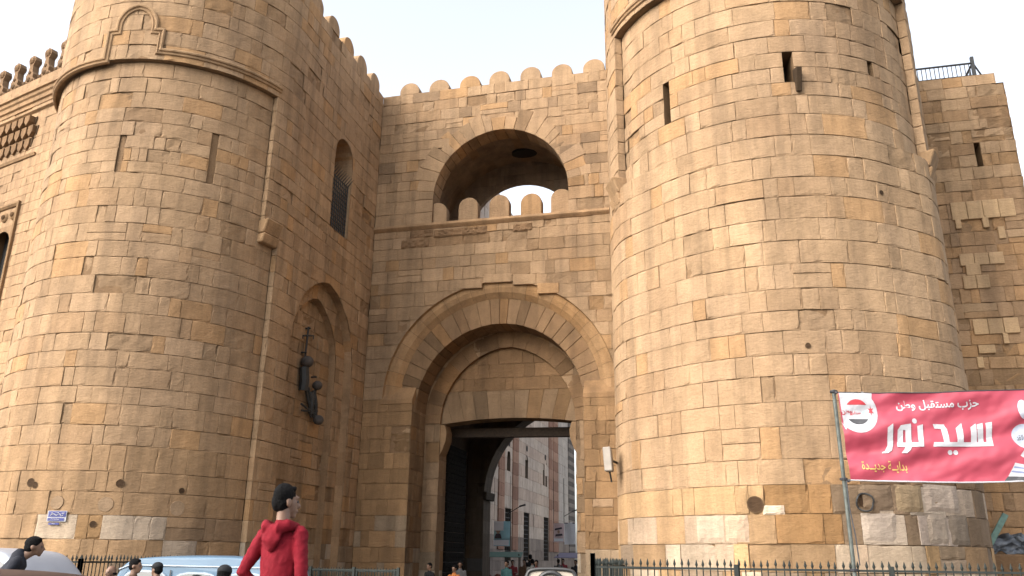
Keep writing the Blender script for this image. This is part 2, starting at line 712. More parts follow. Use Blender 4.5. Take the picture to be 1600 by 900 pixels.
# ground ------------------------------------------------------------
ASPH = plain('dusty_asphalt', (0.075, 0.068, 0.060), 0.95, 0, 0.3, 0.8, 0.3, 30)
PAVE = plain('pavement_slabs', (0.24, 0.20, 0.16), 0.95, 0, 0.25, 1.5, 0.3, 20)
mb = MB()
n = 24
gx = [-900, -300, -120]+[-60+5*i for i in range(25)]+[120, 300, 900]
gi = [[mb.vert((x, y, 0.02*noise.noise(Vector((x*0.1, y*0.1, 0))) if abs(x) < 100 and abs(y) < 100 else 0)) for x in gx] for y in gx]
for a, b in zip(gi, gi[1:]):
    for i in range(len(gx)-1):
        mb.face([a[i], a[i+1], b[i+1], b[i]])
tag(mb.build('ground', ASPH, smooth=True), kind='structure')
mb = MB()
mb.hexa([(5.0, -13.2, 0), (24, -13.2, 0), (24, -0.9, 0), (5.0, -0.9, 0), (5.0, -13.2, .14), (24, -13.2, .14), (24, -0.9, .14), (5.0, -0.9, .14)], 0.02)
mb.hexa([(-24, -13.2, 0), (-5.0, -13.2, 0), (-5.0, -0.2, 0), (-24, -0.2, 0), (-24, -13.2, .14), (-5.0, -13.2, .14), (-5.0, -0.2, .14), (-24, -0.2, .14)], 0.02)
mb.hexa([(-5.0, -6.4, 0), (-0.9, -6.4, 0), (-0.9, -0.2, 0), (-5.0, -0.2, 0), (-5.0, -6.4, .138), (-0.9, -6.4, .138), (-0.9, -0.2, .138), (-5.0, -0.2, .138)], 0.02)
tag(mb.build('pavement', PAVE), kind='structure')

# ------------------------------------------------------------------ towers
ZT = [0.10, 0.55, 1.05, 1.55, 2.07, 2.64, 3.2, 3.7, 4.35, 4.85, 5.39, 5.84, 6.34, 6.78, 7.26, 7.82, 8.35, 8.86, 9.39, 9.85, 10.38,
      10.89, 11.42, 11.9, 12.25, 12.65, 13.05, 13.5, 13.95, 14.45, 14.95, 15.45]
ZU = courses(15.45, 19.9, 0.52, rng)
SHADE_STONE = (0.95, 0.93, 0.92)

def slit(parent, P, s0, s1, z0, z1, depth, back):
    mb = MB()
    reveal(mb, P, [(s0, z0), (s0, z1), (s1, z1), (s1, z0), (s0, z0)], -0.02, -depth, (0.75, 0.73, 0.7))
    mb.mi = 1 if back else 0
    mb.poly([P(s0, z0, -depth), P(s1, z0, -depth), P(s1, z1, -depth), P(s0, z1, -depth)], (0.7, 0.66, 0.62))
    mb.build('arrow_slit', [STONE, DARK], parent)

def tower(label, cx, Ro, Ri, aL, aR, side_l, side_r, slits, holes_r=(), colfn=None, lower=0.0, colr=None, aR2=None):
    cy = -6.5
    t = thing('round_tower', label, 'tower', loc=(0, 0, 0))
    mb = MB()
    D = radians
    pt = lambda a, r: (cx+r*sin(D(a)), cy-r*cos(D(a)))
    PA = Path(('line', (cx-Ro, side_l), (cx-Ro, cy)), ('arc', (cx, cy), Ro, -90, aL))
    PB = Path(('arc', (cx, cy), Ri, aL, aR))
    PD = Path(('arc', (cx, cy), Ro, aR, 90), ('line', (cx+Ro, cy), (cx+Ro, side_r)))
    sB = lambda a: D(a-aL)*Ri
    hb = [RectHole(sB(a)-w_/2, sB(a)+w_/2, z0, z1) for a, w_, z0, z1, d, k in slits]
    kw = dict(stretch=(0.75, 1.15), header=(0.28, 0.46), rng=rng)
    ZF = [z for z in ZT if z >= lower]
    def blend(s, z, o=0.0):
        s_ = s-PA0
        if s_ < 0:
            return PA(max(0, s), z, o)
        if s_ > LW:
            return PD(PD.L-(side_r-cy)+(s_-LW), z, o)
        a = -90+s_/LW*180
        k = min(1, max(0, (abs(a)-42)/22))
        r = Ri+(Ro-Ri)*k*k*(3-2*k)
        x, y = pt(a, r+o)
        return Vector((x, y, z))
    PA0 = cy*-1+side_l
    LW = pi*Ro
    def low(mb):
        zl = [z for z in ZT if z <= lower]
        masonry(mb, blend, 0, PA0+LW+side_r-cy, zl, colfn=(lambda s, z, r: colfn((s-PA0)/LW*180-90, z, r) if 0 < s-PA0 < LW else None) if colfn else None, **kw)
        n_ = 40
        for i in range(n_):
            a0, a1 = -90+180*i/n_, -90+180*(i+1)/n_
            mb.poly([(*pt(a0, Ri-.05), lower-.01), (*pt(a1, Ri-.05), lower-.01), (*pt(a1, Ro-.03), lower-.01), (*pt(a0, Ro-.03), lower-.01)][::1] if abs(a0) > 60 else
                    [(*pt(a0, Ri-.12), lower-.01), (*pt(a1, Ri-.12), lower-.01), (*pt(a1, Ri-.03), lower-.01), (*pt(a0, Ri-.03), lower-.01)], (0.8, 0.8, 0.8))
    if aR2:
        zl = [z for z in ZT if z <= 10.89]
        ZF = [z for z in ZT if z >= 10.89]
        PBl = Path(('arc', (cx, cy), Ri, aL, aR2))
        masonry(mb, PA, 0, PA.L, zl, **kw)
        masonry(mb, PBl, 0, PBl.L, zl, colfn=(lambda s, z, r: colfn(degrees(s/Ri)+aL, z, r)) if colfn else None, **kw)
        masonry(mb, PD, D(aR2-aR)*Ro, PD.L, zl, holes=holes_r, worn=0.10, colfn=colr, **kw)
        R_ = Path(('line', pt(aR2, Ri), pt(aR2, Ro)))
        masonry(mb, R_, 0.0, R_.L, zl, rng, rough=0.006, split=0, worn=0)
        for i in range(6):
            a0, a1 = lerp(aR, aR2, i/6), lerp(aR, aR2, (i+1)/6)
            mb.poly([(*pt(a0, Ri-.04), 10.90), (*pt(a1, Ri-.04), 10.90), (*pt(a1, Ro-.01), 10.90), (*pt(a0, Ro-.01), 10.90)], (0.8, 0.8, 0.8))
    masonry(mb, PB, 0, PB.L, ZF, holes=hb, colfn=(lambda s, z, r: colfn(degrees(s/Ri)+aL, z, r)) if colfn else None, **kw)
    masonry(mb, PA, 0, PA.L, ZF, **kw)
    masonry(mb, PD, 0, PD.L, ZF, holes=holes_r, worn=0.10, colfn=colr, **kw)
    if lower:
        low(mb)
    for a, p, q in ((aL, Ro, Ri), (aR, Ri, Ro)):
        R_ = Path(('line', pt(a, p), pt(a, q)))
        masonry(mb, R_, 0.0, R_.L, ZF, rng, rough=0.006, split=0, worn=0)
    PU = Path(('line', (cx-Ro, side_l), (cx-Ro, cy)), ('arc', (cx, cy), Ro, -90, 90), ('line', (cx+Ro, cy), (cx+Ro, side_r)))
    up_holes = []
    for h in holes_r:
        if h.zs+h.rise > 15.45:
            up_holes.append(ArchHole(h.c+PU.L-PD.L, h.hw, h.zb, h.zs, h.rise))
    masonry(mb, PU, 0, PU.L, ZU, holes=up_holes, worn=0.1, **kw)
    # underside of the upper drum over the recessed face
    n = 40
    for i in range(n):
        a0, a1 = lerp(aL, aR, i/n), lerp(aL, aR, (i+1)/n)
        mb.poly([(*pt(a0, Ri-.04), 15.46), (*pt(a1, Ri-.04), 15.46), (*pt(a1, Ro-.01), 15.46), (*pt(a0, Ro-.01), 15.46)], (0.7, 0.7, 0.7))
    mb.build('masonry', STONE, t)
    # solid core and roof
    mb = MB()
    k = 0.95
    ring = [(cx-Ro+k, 4.2), (cx-Ro+k, cy)]+[pt(a, Ri-k) for a in range(-80, 81, 8)]+[(cx+Ro-k, cy), (cx+Ro-k, 4.2)]
    mb.prism([(x, y, 0.0) for x, y in ring[::-1]], (0, 0, 19.3), (0.8, 0.78, 0.75))
    k = 0.12
    ring = [(cx-Ro+k, 4.2), (cx-Ro+k, cy)]+[pt(a, Ro-k) for a in range(-80, 81, 8)]+[(cx+Ro-k, cy), (cx+Ro-k, 4.2)]
    mb.prism([(x, y, 19.35) for x, y in ring[::-1]], (0, 0, 0.4), (0.8, 0.78, 0.75))
    mb.build('core', STONE, t)
    for a, w_, z0, z1, d, kk in slits:
        slit(t, PB, sB(a)-w_/2, sB(a)+w_/2, z0, z1, d, kk)
    return t, PA, PB, PD, PU, sB

def col_left(a, z, r):
    if z < 2.07 and r.random() < 0.45:
        return dim(((1.18, 1.40, 1.78), (0.66, 0.72, 0.82))[r.random() < 0.45], 0.85, 1.05, r)
    if 2.07 < z < 2.64:
        if 30 < a < 50 or 6 < a < 18: return (1.20, 1.42, 1.78)
        if 18 <= a <= 30: return (0.92, 0.84, 0.70)
        if a > 52: return (0.72, 0.72, 0.74)
        return (0.95, 0.92, 0.88)
    if z < 4.4:
        return dim((0.98, 0.95, 0.90), 0.9, 1.04, r)
def col_right(a, z, r):
    if z < 2.07:
        return dim(r.choice(((1.30, 1.52, 1.85), (1.15, 1.12, 0.98), (0.72, 0.78, 0.90), (1.05, 1.18, 1.40), (0.85, 0.82, 0.76))), 0.75, 1.08, r)
    if z < 2.64 and a < -12: return dim((1.16, 1.28, 1.50) if r.random() < .6 else (1.02, 0.98, 0.90), 0.80, 1.04, r)
    if z < 3.2:
        if 14 < a < 24 and z < 2.64: return (1.22, 1.48, 1.95)
        if 37 < a < 47 and z < 2.64: return (1.15, 1.40, 1.95)
        if 36 < a < 50 and z > 2.64: return (1.25, 1.55, 2.05)
        if a > 12: return dim((0.88, 0.92, 1.0), 0.50, 0.80, r) if r.random() < .72 else dim((1.2, 1.42, 1.8), 0.85, 1.0, r)
        if a > -8: return dim((0.98, 0.84, 0.64), 0.62, 0.92, r)
        return dim((1.05, 1.02, 0.92), 0.85, 1.05, r)
    if z < 3.7 and a > 12: return dim((0.95, 0.92, 0.92), 0.55, 0.85, r)
    if z < 4.4 and a > 30: return dim((0.98, 0.95, 0.93), 0.75, 0.95, r)

# --- left tower: right-hand flat side carries the grilled window and the blind arch
LRo, LRi = 4.05, 3.87
kD = radians(90-74)*LRo
sY = lambda y: kD+6.5+y
win = ArchHole(sY(-3.05), 0.72, 12.65, 15.55, 0.72)
nic = ArchHole(sY(-3.42), 2.28, 0.1, 8.0, 2.62)
tL, PA, PB, PD, PU, sBl = tower('round stone tower left of the gateway with a blind arch in its flat side', -9.10, LRo, LRi, -86, 74,
    -1.0, 0.0, [(11.5, 0.17, 11.9, 13.05, 0.05, 0), (48.5, 0.20, 11.9, 13.5, 0.06, 0)], holes_r=(win, nic), colfn=col_left, aR2=83.5, colr=lambda s, z, r: dim(tint(r, z), 0.94, 1.05, r) if s > kD+0.2 else None)
# window reveal, pale wall inside, iron grille
mb = MB()
wp = [(win.c-win.hw, 12.65)]+[(win.c+x, z) for x, z in arch_pts(win.hw, 15.55, 0.72, 16)]+[(win.c+win.hw, 12.65), (win.c-win.hw, 12.65)]
reveal(mb, PD, wp, -0.02, -0.75, (1, 1, 1), 0.5, rng)
for z0, z1 in zip([12.65, 13.2, 13.75, 14.3, 14.85, 15.4], [13.2, 13.75, 14.3, 14.85, 15.4, 16.3]):
    mb.poly([PD(win.c-.75, z0, -.75), PD(win.c+.75, z0, -.75), PD(win.c+.75, z1, -.75), PD(win.c-.75, z1, -.75)], tint(rng))
wf = mb.build('window_recess', STONE, tL)
mb = MB()
for i in range(10):
    s = win.c-win.hw+0.04+i*(2*win.hw-0.08)/9
    mb.bar(PD(s, 12.6, -.12), PD(s, 14.75, -.12), 0.022, 6)
    mb.bar(PD(s, 14.75, -.12), PD(s, 15.0, 0.10), 0.022, 6, 0.005)
for i in range(13):
    z = 12.72+i*0.165
    mb.bar(PD(win.c-win.hw, z, -.12), PD(win.c+win.hw, z, -.12), 0.020, 6)
mb.build('iron_grille', IRON, tL)
# blind arch: two orders
mb = MB()
PB1 = lambda s, z, o=0: PD(s, z, o-0.30)
PB2 = lambda s, z, o=0: PD(s, z, o-0.55)
ic, ihw, izs, irise = sY(-3.55), 1.72, 7.9, 2.15
inn = ArchHole(ic, ihw, 0.1, izs, irise)
ZN = courses(0.1, 10.9, 0.5, rng)
masonry(mb, PB1, nic.c-nic.hw-0.05, nic.c+nic.hw+0.05, ZN, rng, holes=(inn,), grime=0.3)
masonry(mb, PB2, ic-ihw-0.05, ic+ihw+0.05, ZN, rng, grime=0.35, rough=0.02, worn=0.2)
reveal(mb, PD, [(nic.c-nic.hw, 0.1), (nic.c-nic.hw, 8.0)]+[(nic.c+x, z) for x, z in arch_pts(nic.hw, 8.0, nic.rise, 20)]+[(nic.c+nic.hw, 0.1)], -0.02, -0.33, (0.95, 0.9, 0.85), 0.55, rng)
reveal(mb, PD, [(ic-ihw, 0.1), (ic-ihw, izs)]+[(ic+x, z) for x, z in arch_pts(ihw, izs, irise, 20)]+[(ic+ihw, 0.1)], -0.32, -0.58, (0.95, 0.9, 0.85), 0.55, rng)
mb.build('blind_arch', STONE, tL)
# string course that steps up into a little arch
CP = [(0.02, -0.01), (0.03, 0.06), (-0.01, 0.085), (-0.05, 0.075), (-0.07, 0.035), (-0.095, 0.03), (-0.115, 0.055), (-0.145, 0.045), (-0.165, 0.0), (-0.165, -0.04)]
PU_s = lambda a, sl: (-6.5-sl)*-1*0+0
def upper_s(P, side_l, cxl, a, Ro):
    return (side_l+6.5)+radians(a+90)*Ro
uL = lambda a: upper_s(PU, -1.0, -9.1, a, LRo)
ax, aw = (uL(1.5)+uL(20.0))/2, (uL(20.0)-uL(1.5))/2
path = [(uL(-89), 15.52), (uL(-1.5), 15.52), (uL(-1.5), 16.45), (ax-aw*0.92, 16.45)]
path += [(ax+x, z) for x, z in arch_pts(aw*0.92, 16.6, aw*1.02, 18)]
path += [(ax+aw*0.92, 16.45), (uL(22.5), 16.45), (uL(22.5), 15.78), (uL(75.5), 15.78)]
mb = MB()
full = dense(path[:2], 0.3)+path[2:-2]+dense(path[-2:], 0.3)
mould(mb, PU, full, CP)
mb.build('string_course', STONE, tL, smooth=False)
def corbel(parent, P, s, z, wd):
    mb = MB()
    mb.hexa([P(s-wd, z-.32, -.22), P(s+wd, z-.32, -.22), P(s+wd, z-.32, .03), P(s-wd, z-.32, .03), P(s-wd, z+.1, -.22), P(s+wd, z+.1, -.22), P(s+wd, z+.1, .2), P(s-wd, z+.1, .2)], 0.03, (0.9, 0.87, 0.82))
    mb.hexa([P(s-wd, z-.62, -.22), P(s+wd, z-.62, -.22), P(s+wd, z-.62, .0), P(s-wd, z-.62, .0), P(s-wd, z-.34, -.22), P(s+wd, z-.34, -.22), P(s+wd, z-.34, .1), P(s-wd, z-.34, .1)], 0.03, (1, 0.96, 0.9))
    mb.build('corbel', STONE, parent)
corbel(tL, PU, uL(78.5), 11.2, 0.34)
# battlements on the flat side
for i in range(7):
    y = -0.85-1.28*i
    if y > -7.3:
        merlon('merlon', PU, PU.L+y, 19.88, 0.84, 0.56, 0.42, tL, rng)
for i in range(8):
    merlon('merlon', PU, PU.L-7.9-1.28*i, 19.88, 0.84, 0.56, 0.42, tL, rng)

# drums of old columns built into the wall, putlog holes as discs coloured with their inner shade
def boss(parent, P, s, z, r, dark=False):
    mb = MB()
    n = 18
    wob = [r*(1+0.08*noise.noise(Vector((i*0.7, s, z)))) for i in range(n)]
    if dark:
        A = [mb.vert(P(s+wob[i]*cos(2*pi*i/n), z+wob[i]*sin(2*pi*i/n), 0.016), (0.30, 0.28, 0.26)) for i in range(n)]
        B = [mb.vert(P(s+wob[i]*.8*cos(2*pi*i/n), z+wob[i]*.8*sin(2*pi*i/n), 0.012), (0.17, 0.15, 0.14)) for i in range(n)]
        for i in range(n):
            mb.face([A[i], A[(i+1) % n], B[(i+1) % n], B[i]])
        mb.face(B)
        mb.build('dark_hole_disc', STONE, parent)
    else:
        A = [mb.vert(P(s+wob[i]*cos(2*pi*i/n), z+wob[i]*sin(2*pi*i/n), -0.02), (0.5, 0.5, 0.5)) for i in range(n)]
        B = [mb.vert(P(s+wob[i]*.93*cos(2*pi*i/n), z+wob[i]*.93*sin(2*pi*i/n), 0.016), (0.9, 0.93, 0.98)) for i in range(n)]
        for i in range(n):
            mb.face([A[i], A[(i+1) % n], B[(i+1) % n], B[i]])
        mb.face(B)
        mb.build('column_drum', STONE, parent)
boss(tL, PB, sBl(28.1), 2.90, 0.19)
boss(tL, PB, sBl(53.1), 2.86, 0.20)
boss(tL, PB, sBl(11.0), 2.92, 0.17)
for a, z, r in ((-1.0, 3.40, 0.11), (1.0, 3.34, 0.08), (32.0, 3.41, 0.10), (53.8, 3.30, 0.075), (25, 2.42, 0.08)):
    boss(tL, PB, sBl(a), z, r, True)

# --- right tower
RRo, RRi = 4.12, 3.91
tR, PA2, PB2_, PD2, PU2, sBr = tower('round stone tower right of the gateway with narrow slits and green fence at its foot', 9.13, RRo, RRi, -63, 65,
    0.0, 2.0, [(-36.0, 0.20, 11.9, 13.05, 0.6, 1), (8.0, 0.24, 12.25, 13.05, 0.7, 1), (39.2, 0.17, 12.65, 13.05, 0.6, 1)], colfn=col_right, lower=10.89)
uR = lambda a: upper_s(PU2, 0.0, 9.13, a, RRo)*0+(6.5+radians(a+90)*RRo)
mb = MB()
mould(mb, PU2, dense([(uR(-65), 15.75), (uR(67), 15.75)], 0.3), CP)
mb.build('string_course', STONE, tR)
corbel(tR, PU2, uR(-67), 11.1, 0.34)
corbel(tR, PU2, uR(69), 11.1, 0.34)
for a, z, r in ((-14, 2.82, 0.17), (16.2, 2.90, 0.15), (5, 6.0, 0.06), (36, 9.6, 0.06), (30, 4.6, 0.05)):
    boss(tR, PB2_, sBr(a), z, r, True)
boss(tR, PB2_, sBr(41.7), 2.92, 0.16)
# pale replacement blocks low on the right tower
def drum(a, z, o):
    k = min(1, max(0, (abs(a)-42)/22))
    r = RRi+(RRo-RRi)*k*k*(3-2*k)+o
    return Vector((9.13+r*sin(radians(a)), -6.5-r*cos(radians(a)), z))
for a0, a1, z0, z1, c in ((14.8, 25.4, 2.13, 2.66, (1.15, 1.42, 1.95)), (36.3, 50.5, 2.72, 3.25, (1.25, 1.52, 2.05)), (36.0, 44.5, 2.12, 2.67, (1.0, 1.22, 1.62)),
                          (45.0, 53.0, 2.10, 2.67, (0.62, 0.74, 0.95)), (26.0, 35.4, 2.70, 3.22, (0.92, 1.02, 1.05)), (-12.0, -6.0, 2.62, 2.80, (1.45, 1.75, 2.25)), (15, 25, 2.72, 3.2, (0.62, 0.66, 0.74)),
                          (-33, -24, 2.1, 2.62, (1.18, 1.36, 1.68)), (-23.5, -16.5, 2.1, 2.62, (1.12, 1.24, 1.48))):
    mb = MB()
    n_ = 6
    rough_ = lambda i, j: 0.0 if i in (0, n_) or j in (0, n_) else 0.022+0.012*noise.noise(Vector((i*.9+a0, j*.8, z0*5)))
    cj = [dim(c, 0.97, 1.03, rng) for _ in range(4)]
    G_ = [[mb.vert(drum(lerp(a0, a1, i/n_)+0.25*noise.noise(Vector((j*.8, a0, i))), lerp(z0, z1, j/n_)+0.012*noise.noise(Vector((i*.7, z0, a0))), rough_(i, j)), c) for i in range(n_+1)] for j in range(n_+1)]
    for j in range(n_):
        for i in range(n_):
            mb.face([G_[j][i], G_[j][i+1], G_[j+1][i+1], G_[j+1][i]])
    mb.build('repair_block', STONE, tR)
# stone bracket under the middle slit
mb = MB()
s = sBr(10.4)
mb.hexa([PB2_(s-.06, 12.05, -.1), PB2_(s+.06, 12.05, -.1), PB2_(s+.06, 11.95, .08), PB2_(s-.06, 11.95, .08),
         PB2_(s-.06, 12.62, -.1), PB2_(s+.06, 12.62, -.1), PB2_(s+.06, 12.50, .24), PB2_(s-.06, 12.50, .24)], 0.015, (0.16, 0.155, 0.15))
mb.build('stone_bracket', STONE, tR)
# iron ring over one of the dark hole discs
mb = MB()
s, z = sBr(16.2), 2.86
mb.tube([PB2_(s+.17*cos(t*pi/9), z+.17*sin(t*pi/9), 0.05+0.03*sin(t)) for t in range(19)], 0.018, 6)
mb.build('iron_ring', IRON, tR)
for i in range(14):
    merlon('merlon', PU2, 0.9+1.28*i, 19.88, 0.84, 0.56, 0.42, tR, rng)

# ------------------------------------------------------------------ gatehouse between the towers
g = thing('gatehouse', 'stone gateway wall with a great arch below and an open arched balcony above', 'gate')
PG = Plane(-5.05, 0.0, 1, 0)
gc = 5.05
GW = 5.05+5.01
up_h = ArchHole(gc, 2.68, 14.0, 15.05, 2.74)
lo_h = ArchHole(gc, 4.30, 7.2, 7.2, 4.28)
jam = RectHole(gc-3.12, gc+3.12, 0.0, 7.2)
ZG = courses(0.1, 7.2, 0.5, rng)+courses(7.2, 14.0, 0.48, rng)[1:]+courses(14.0, 15.05, 0.5, rng)[1:]+courses(15.05, 19.9, 0.46, rng)[1:]
def col_gate(s, z, r):  # lower blocks darkened for soot and for the shade between the towers
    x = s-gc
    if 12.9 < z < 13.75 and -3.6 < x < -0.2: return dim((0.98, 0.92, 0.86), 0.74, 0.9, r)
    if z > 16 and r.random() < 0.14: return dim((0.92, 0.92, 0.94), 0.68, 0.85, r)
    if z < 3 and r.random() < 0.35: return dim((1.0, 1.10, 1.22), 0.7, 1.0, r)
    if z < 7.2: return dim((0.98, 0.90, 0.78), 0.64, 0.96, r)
    if z < 12.9: return dim(tint(r), 0.78, 0.98, r)
mb = MB()
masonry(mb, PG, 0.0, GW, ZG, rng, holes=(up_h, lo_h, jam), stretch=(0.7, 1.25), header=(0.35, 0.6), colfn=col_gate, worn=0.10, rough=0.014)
# ledge under the moulded arch and outer recess jambs, darkened for soot and shade
for sg in (-1, 1):
    x0, x1 = sorted((sg*3.12, sg*4.34))
    mb.hexa([(x0, -.022, 7.02), (x1, -.022, 7.02), (x1, .5, 7.02), (x0, .5, 7.02), (x0, -.022, 7.20), (x1, -.022, 7.20), (x1, .5, 7.9), (x0, .5, 7.9)], 0.015, (0.80, 0.73, 0.64))
PJl = Plane(-3.12, 0.0, 0, 1)
PJr = Plane(3.12, 1.5, 0, -1)
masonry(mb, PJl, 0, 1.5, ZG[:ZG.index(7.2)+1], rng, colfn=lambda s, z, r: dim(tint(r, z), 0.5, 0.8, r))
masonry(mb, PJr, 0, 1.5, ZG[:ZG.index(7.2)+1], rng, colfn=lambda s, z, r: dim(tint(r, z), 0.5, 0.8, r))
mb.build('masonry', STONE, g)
# hollow moulding round the great arch
mb = MB()
nst = 24
for i in range(nst):
    t0, t1 = pi-pi*i/nst-0.0012, pi-pi*(i+1)/nst+0.0012
    c = tint(rng, 9, 0.25)
    c = tuple([lerp(1.0, v, 0.6)*m for v, m in zip(c, (0.92, 0.85, 0.74))])
    zc, k = 7.2, 0.996
    f = lambda r, t, y: (r*cos(t), y, zc+r*k*sin(t))
    prof = [(4.31, 0.0), (4.28, 0.11), (4.22, 0.115), (4.10, 0.10), (3.92, 0.17), (3.72, 0.345)]
    rows = [[mb.vert(f(r, t, y+0.008*noise.noise(Vector((t*6, y*9, r)))), c) for r, y in prof] for t in (t0, (t0+t1)/2, t1)]
    for A, B in zip(rows, rows[1:]):
        for q in range(5):
            mb.face([A[q], A[q+1], B[q+1], B[q]])
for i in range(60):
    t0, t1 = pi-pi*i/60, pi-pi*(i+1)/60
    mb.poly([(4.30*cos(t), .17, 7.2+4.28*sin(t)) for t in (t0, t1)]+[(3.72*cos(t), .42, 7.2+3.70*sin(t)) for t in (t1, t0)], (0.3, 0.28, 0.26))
mb.build('arch_moulding', STONE, g)
# voussoirs of the great arch, tinted down for soot and for shade
mb = MB()
ins = [(gc-3.12, 6.3)]+[(gc+x, z) for x, z in arch_pts(3.12, 6.85, 3.1, 40)]+[(gc+3.12, 6.3)]
ins = ins[1:-1]
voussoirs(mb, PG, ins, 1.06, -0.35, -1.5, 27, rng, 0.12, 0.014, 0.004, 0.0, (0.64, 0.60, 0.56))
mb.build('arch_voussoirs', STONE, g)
# tower-crown blocks riding on the extrados
mb = MB()
for (x0, x1, z0, z1) in ((-0.55, 0.55, 11.45, 11.78), (0.58, 1.45, 11.3, 11.7), (-1.5, -0.6, 11.28, 11.62), (1.5, 2.3, 10.9, 11.3)):
    mb.hexa([PG(gc+x0, z0, -.1), PG(gc+x1, z0-.02, -.1), PG(gc+x1, z0-.02, .02), PG(gc+x0, z0, .02), PG(gc+x0, z1, -.1), PG(gc+x1, z1-.04, -.1), PG(gc+x1, z1-.04, .035), PG(gc+x0, z1, .03)], 0.015, tint(rng))
mb.build('crown_blocks', STONE, g)
# second layer: jambs, pointed relieving arch, tympanum, flat arch lintel; colours carry soot and recess shade
PL2 = Plane(-5.05, 1.5, 1, 0)
mb = MB()
dx = 0.03
dhw = 2.57
door = RectHole(gc+dx-dhw, gc+dx+dhw, 0, 6.5)
pin = ArchHole(gc+dx, dhw, 6.5, 6.5, 2.86)
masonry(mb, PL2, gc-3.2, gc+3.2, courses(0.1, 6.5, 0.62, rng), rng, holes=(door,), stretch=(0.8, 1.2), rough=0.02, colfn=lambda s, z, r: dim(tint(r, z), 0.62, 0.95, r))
masonry(mb, PL2, gc-3.3, gc+3.3, courses(6.5, 10.2, 0.5, rng), rng, holes=(pin,), grime=0.5)
PDl = Plane(dx-dhw, 1.5, 0, 1)
PDr = Plane(dx+dhw, 2.4, 0, -1)
masonry(mb, PDl, 0, 0.9, courses(0.1, 6.5, 0.62, rng), rng, grime=0.5)
masonry(mb, PDr, 0, 0.9, courses(0.1, 6.5, 0.62, rng), rng, grime=0.5)
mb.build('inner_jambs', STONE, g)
mb = MB()
voussoirs(mb, PL2, [(gc+dx+x, z) for x, z in arch_pts(dhw, 6.5, 2.86, 36)], 0.62, 0.02, -0.18, 19, rng, 0.15, 0.008, 0.003, 0.0, (0.64, 0.58, 0.52))
mb.build('relieving_arch', STONE, g)
mb = MB()
PT = Plane(-5.05, 1.66, 1, 0)
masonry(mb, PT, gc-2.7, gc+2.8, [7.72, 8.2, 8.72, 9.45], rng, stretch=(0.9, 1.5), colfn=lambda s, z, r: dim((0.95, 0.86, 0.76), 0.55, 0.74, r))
def lin_z(x):
    return 6.68-0.19*(x/2.6)**2
k = 11
for i in range(k):
    x0, x1 = -2.62+5.24*i/k, -2.62+5.24*(i+1)/k
    fan = 0.16
    t0, t1 = x0*(1+fan), x1*(1+fan)
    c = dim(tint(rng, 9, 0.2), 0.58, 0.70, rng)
    q = 0.0025
    mb.hexa([(dx+x0+q, 1.64, lin_z(x0)), (dx+x1-q, 1.64, lin_z(x1)), (dx+x1-q, 2.4, lin_z(x1)), (dx+x0+q, 2.4, lin_z(x0)),
             (dx+t0+q, 1.64+rng.uniform(-.01, .01), 7.71), (dx+t1-q, 1.64+rng.uniform(-.01, .01), 7.71), (dx+t1-q, 2.4, 7.71), (dx+t0+q, 2.4, 7.71)], 0.006, c)
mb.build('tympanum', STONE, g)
# rounded brackets at the top of the door jambs
for sg in (-1, 1):
    mb = MB()
    x = dx+sg*dhw
    pr = [(x, 1.56, 5.35), (x-sg*.10, 1.56, 5.55), (x-sg*.22, 1.56, 5.9), (x-sg*.24, 1.56, 6.2), (x-sg*.16, 1.56, 6.47), (x, 1.56, 6.47)]
    mb.prism(pr, (0, 0.7, 0), (0.75, 0.72, 0.68))
    mb.build('jamb_bracket', STONE, g)
# timber beam and the open leaf of the gate
mb = MB()
mb.hexa([(-3.5, 2.9, 6.2), (3.5, 2.9, 6.12), (3.5, 3.2, 6.12), (-3.5, 3.2, 6.2), (-3.5, 2.9, 6.55), (3.5, 2.9, 6.47), (3.5, 3.2, 6.47), (-3.5, 3.2, 6.55)], 0.02)
mb.build('timber_beam', WOOD, g)
mb = MB()
for i in range(16):
    z = 0.15+i*0.36
    mb.hexa([(-2.62, 2.55, z), (-2.50, 2.55, z), (-2.50, 4.9, z), (-2.62, 4.9, z), (-2.62, 2.55, z+.34), (-2.50, 2.55, z+.34), (-2.50, 4.9, z+.34), (-2.62, 4.9, z+.34)], 0.012)
for i in range(16):
    for j in range(8):
        mb.ball((-2.49, 2.7+j*0.3, 0.32+i*0.36), 0.022, 6, 4)
mb.build('gate_leaf', plain('iron_clad_timber', (0.008, 0.007, 0.006), 0.95, 0, 0.4, 5, 0.4, 30, 0, 0.1), g)
# passage behind: side walls, vault, rear arch
mb = MB()
PWl = Plane(-3.75, 2.4, 0, 1)
PWr = Plane(3.75, 9.2, 0, -1)
zz = courses(0.1, 6.0, 0.55, rng)
masonry(mb, PWl, 0, 6.8, zz, rng, cell=0.5)
masonry(mb, PWr, 0, 6.8, zz, rng, cell=0.5)
vp = arch_pts(3.75, 6.0, 2.9, 24)
for a, b in zip(vp, vp[1:]):
    for i in range(8):
        y0, y1 = 2.4+6.8*i/8, 2.4+6.8*(i+1)/8
        mb.poly([(a[0], y0, a[1]), (b[0], y0, b[1]), (b[0], y1, b[1]), (a[0], y1, a[1])], tint(rng))
PR = Plane(-3.8, 9.2, 1, 0)
ra = ArchHole(3.8, 2.95, 0.1, 4.4, 3.9)
masonry(mb, PR, 0, 7.6, courses(0.1, 4.4, 0.55, rng)+courses(4.4, 9.0, 0.55, rng)[1:], rng, holes=(ra,))
rap = [(3.8-2.95, 0.1), (3.8-2.95, 4.4)]+[(3.8+x, z) for x, z in arch_pts(2.95, 4.4, 3.9, 24)]+[(3.8+2.95, 0.1)]
reveal(mb, PR, rap, 0.0, -1.2, (1, 1, 1), 0.55, rng)
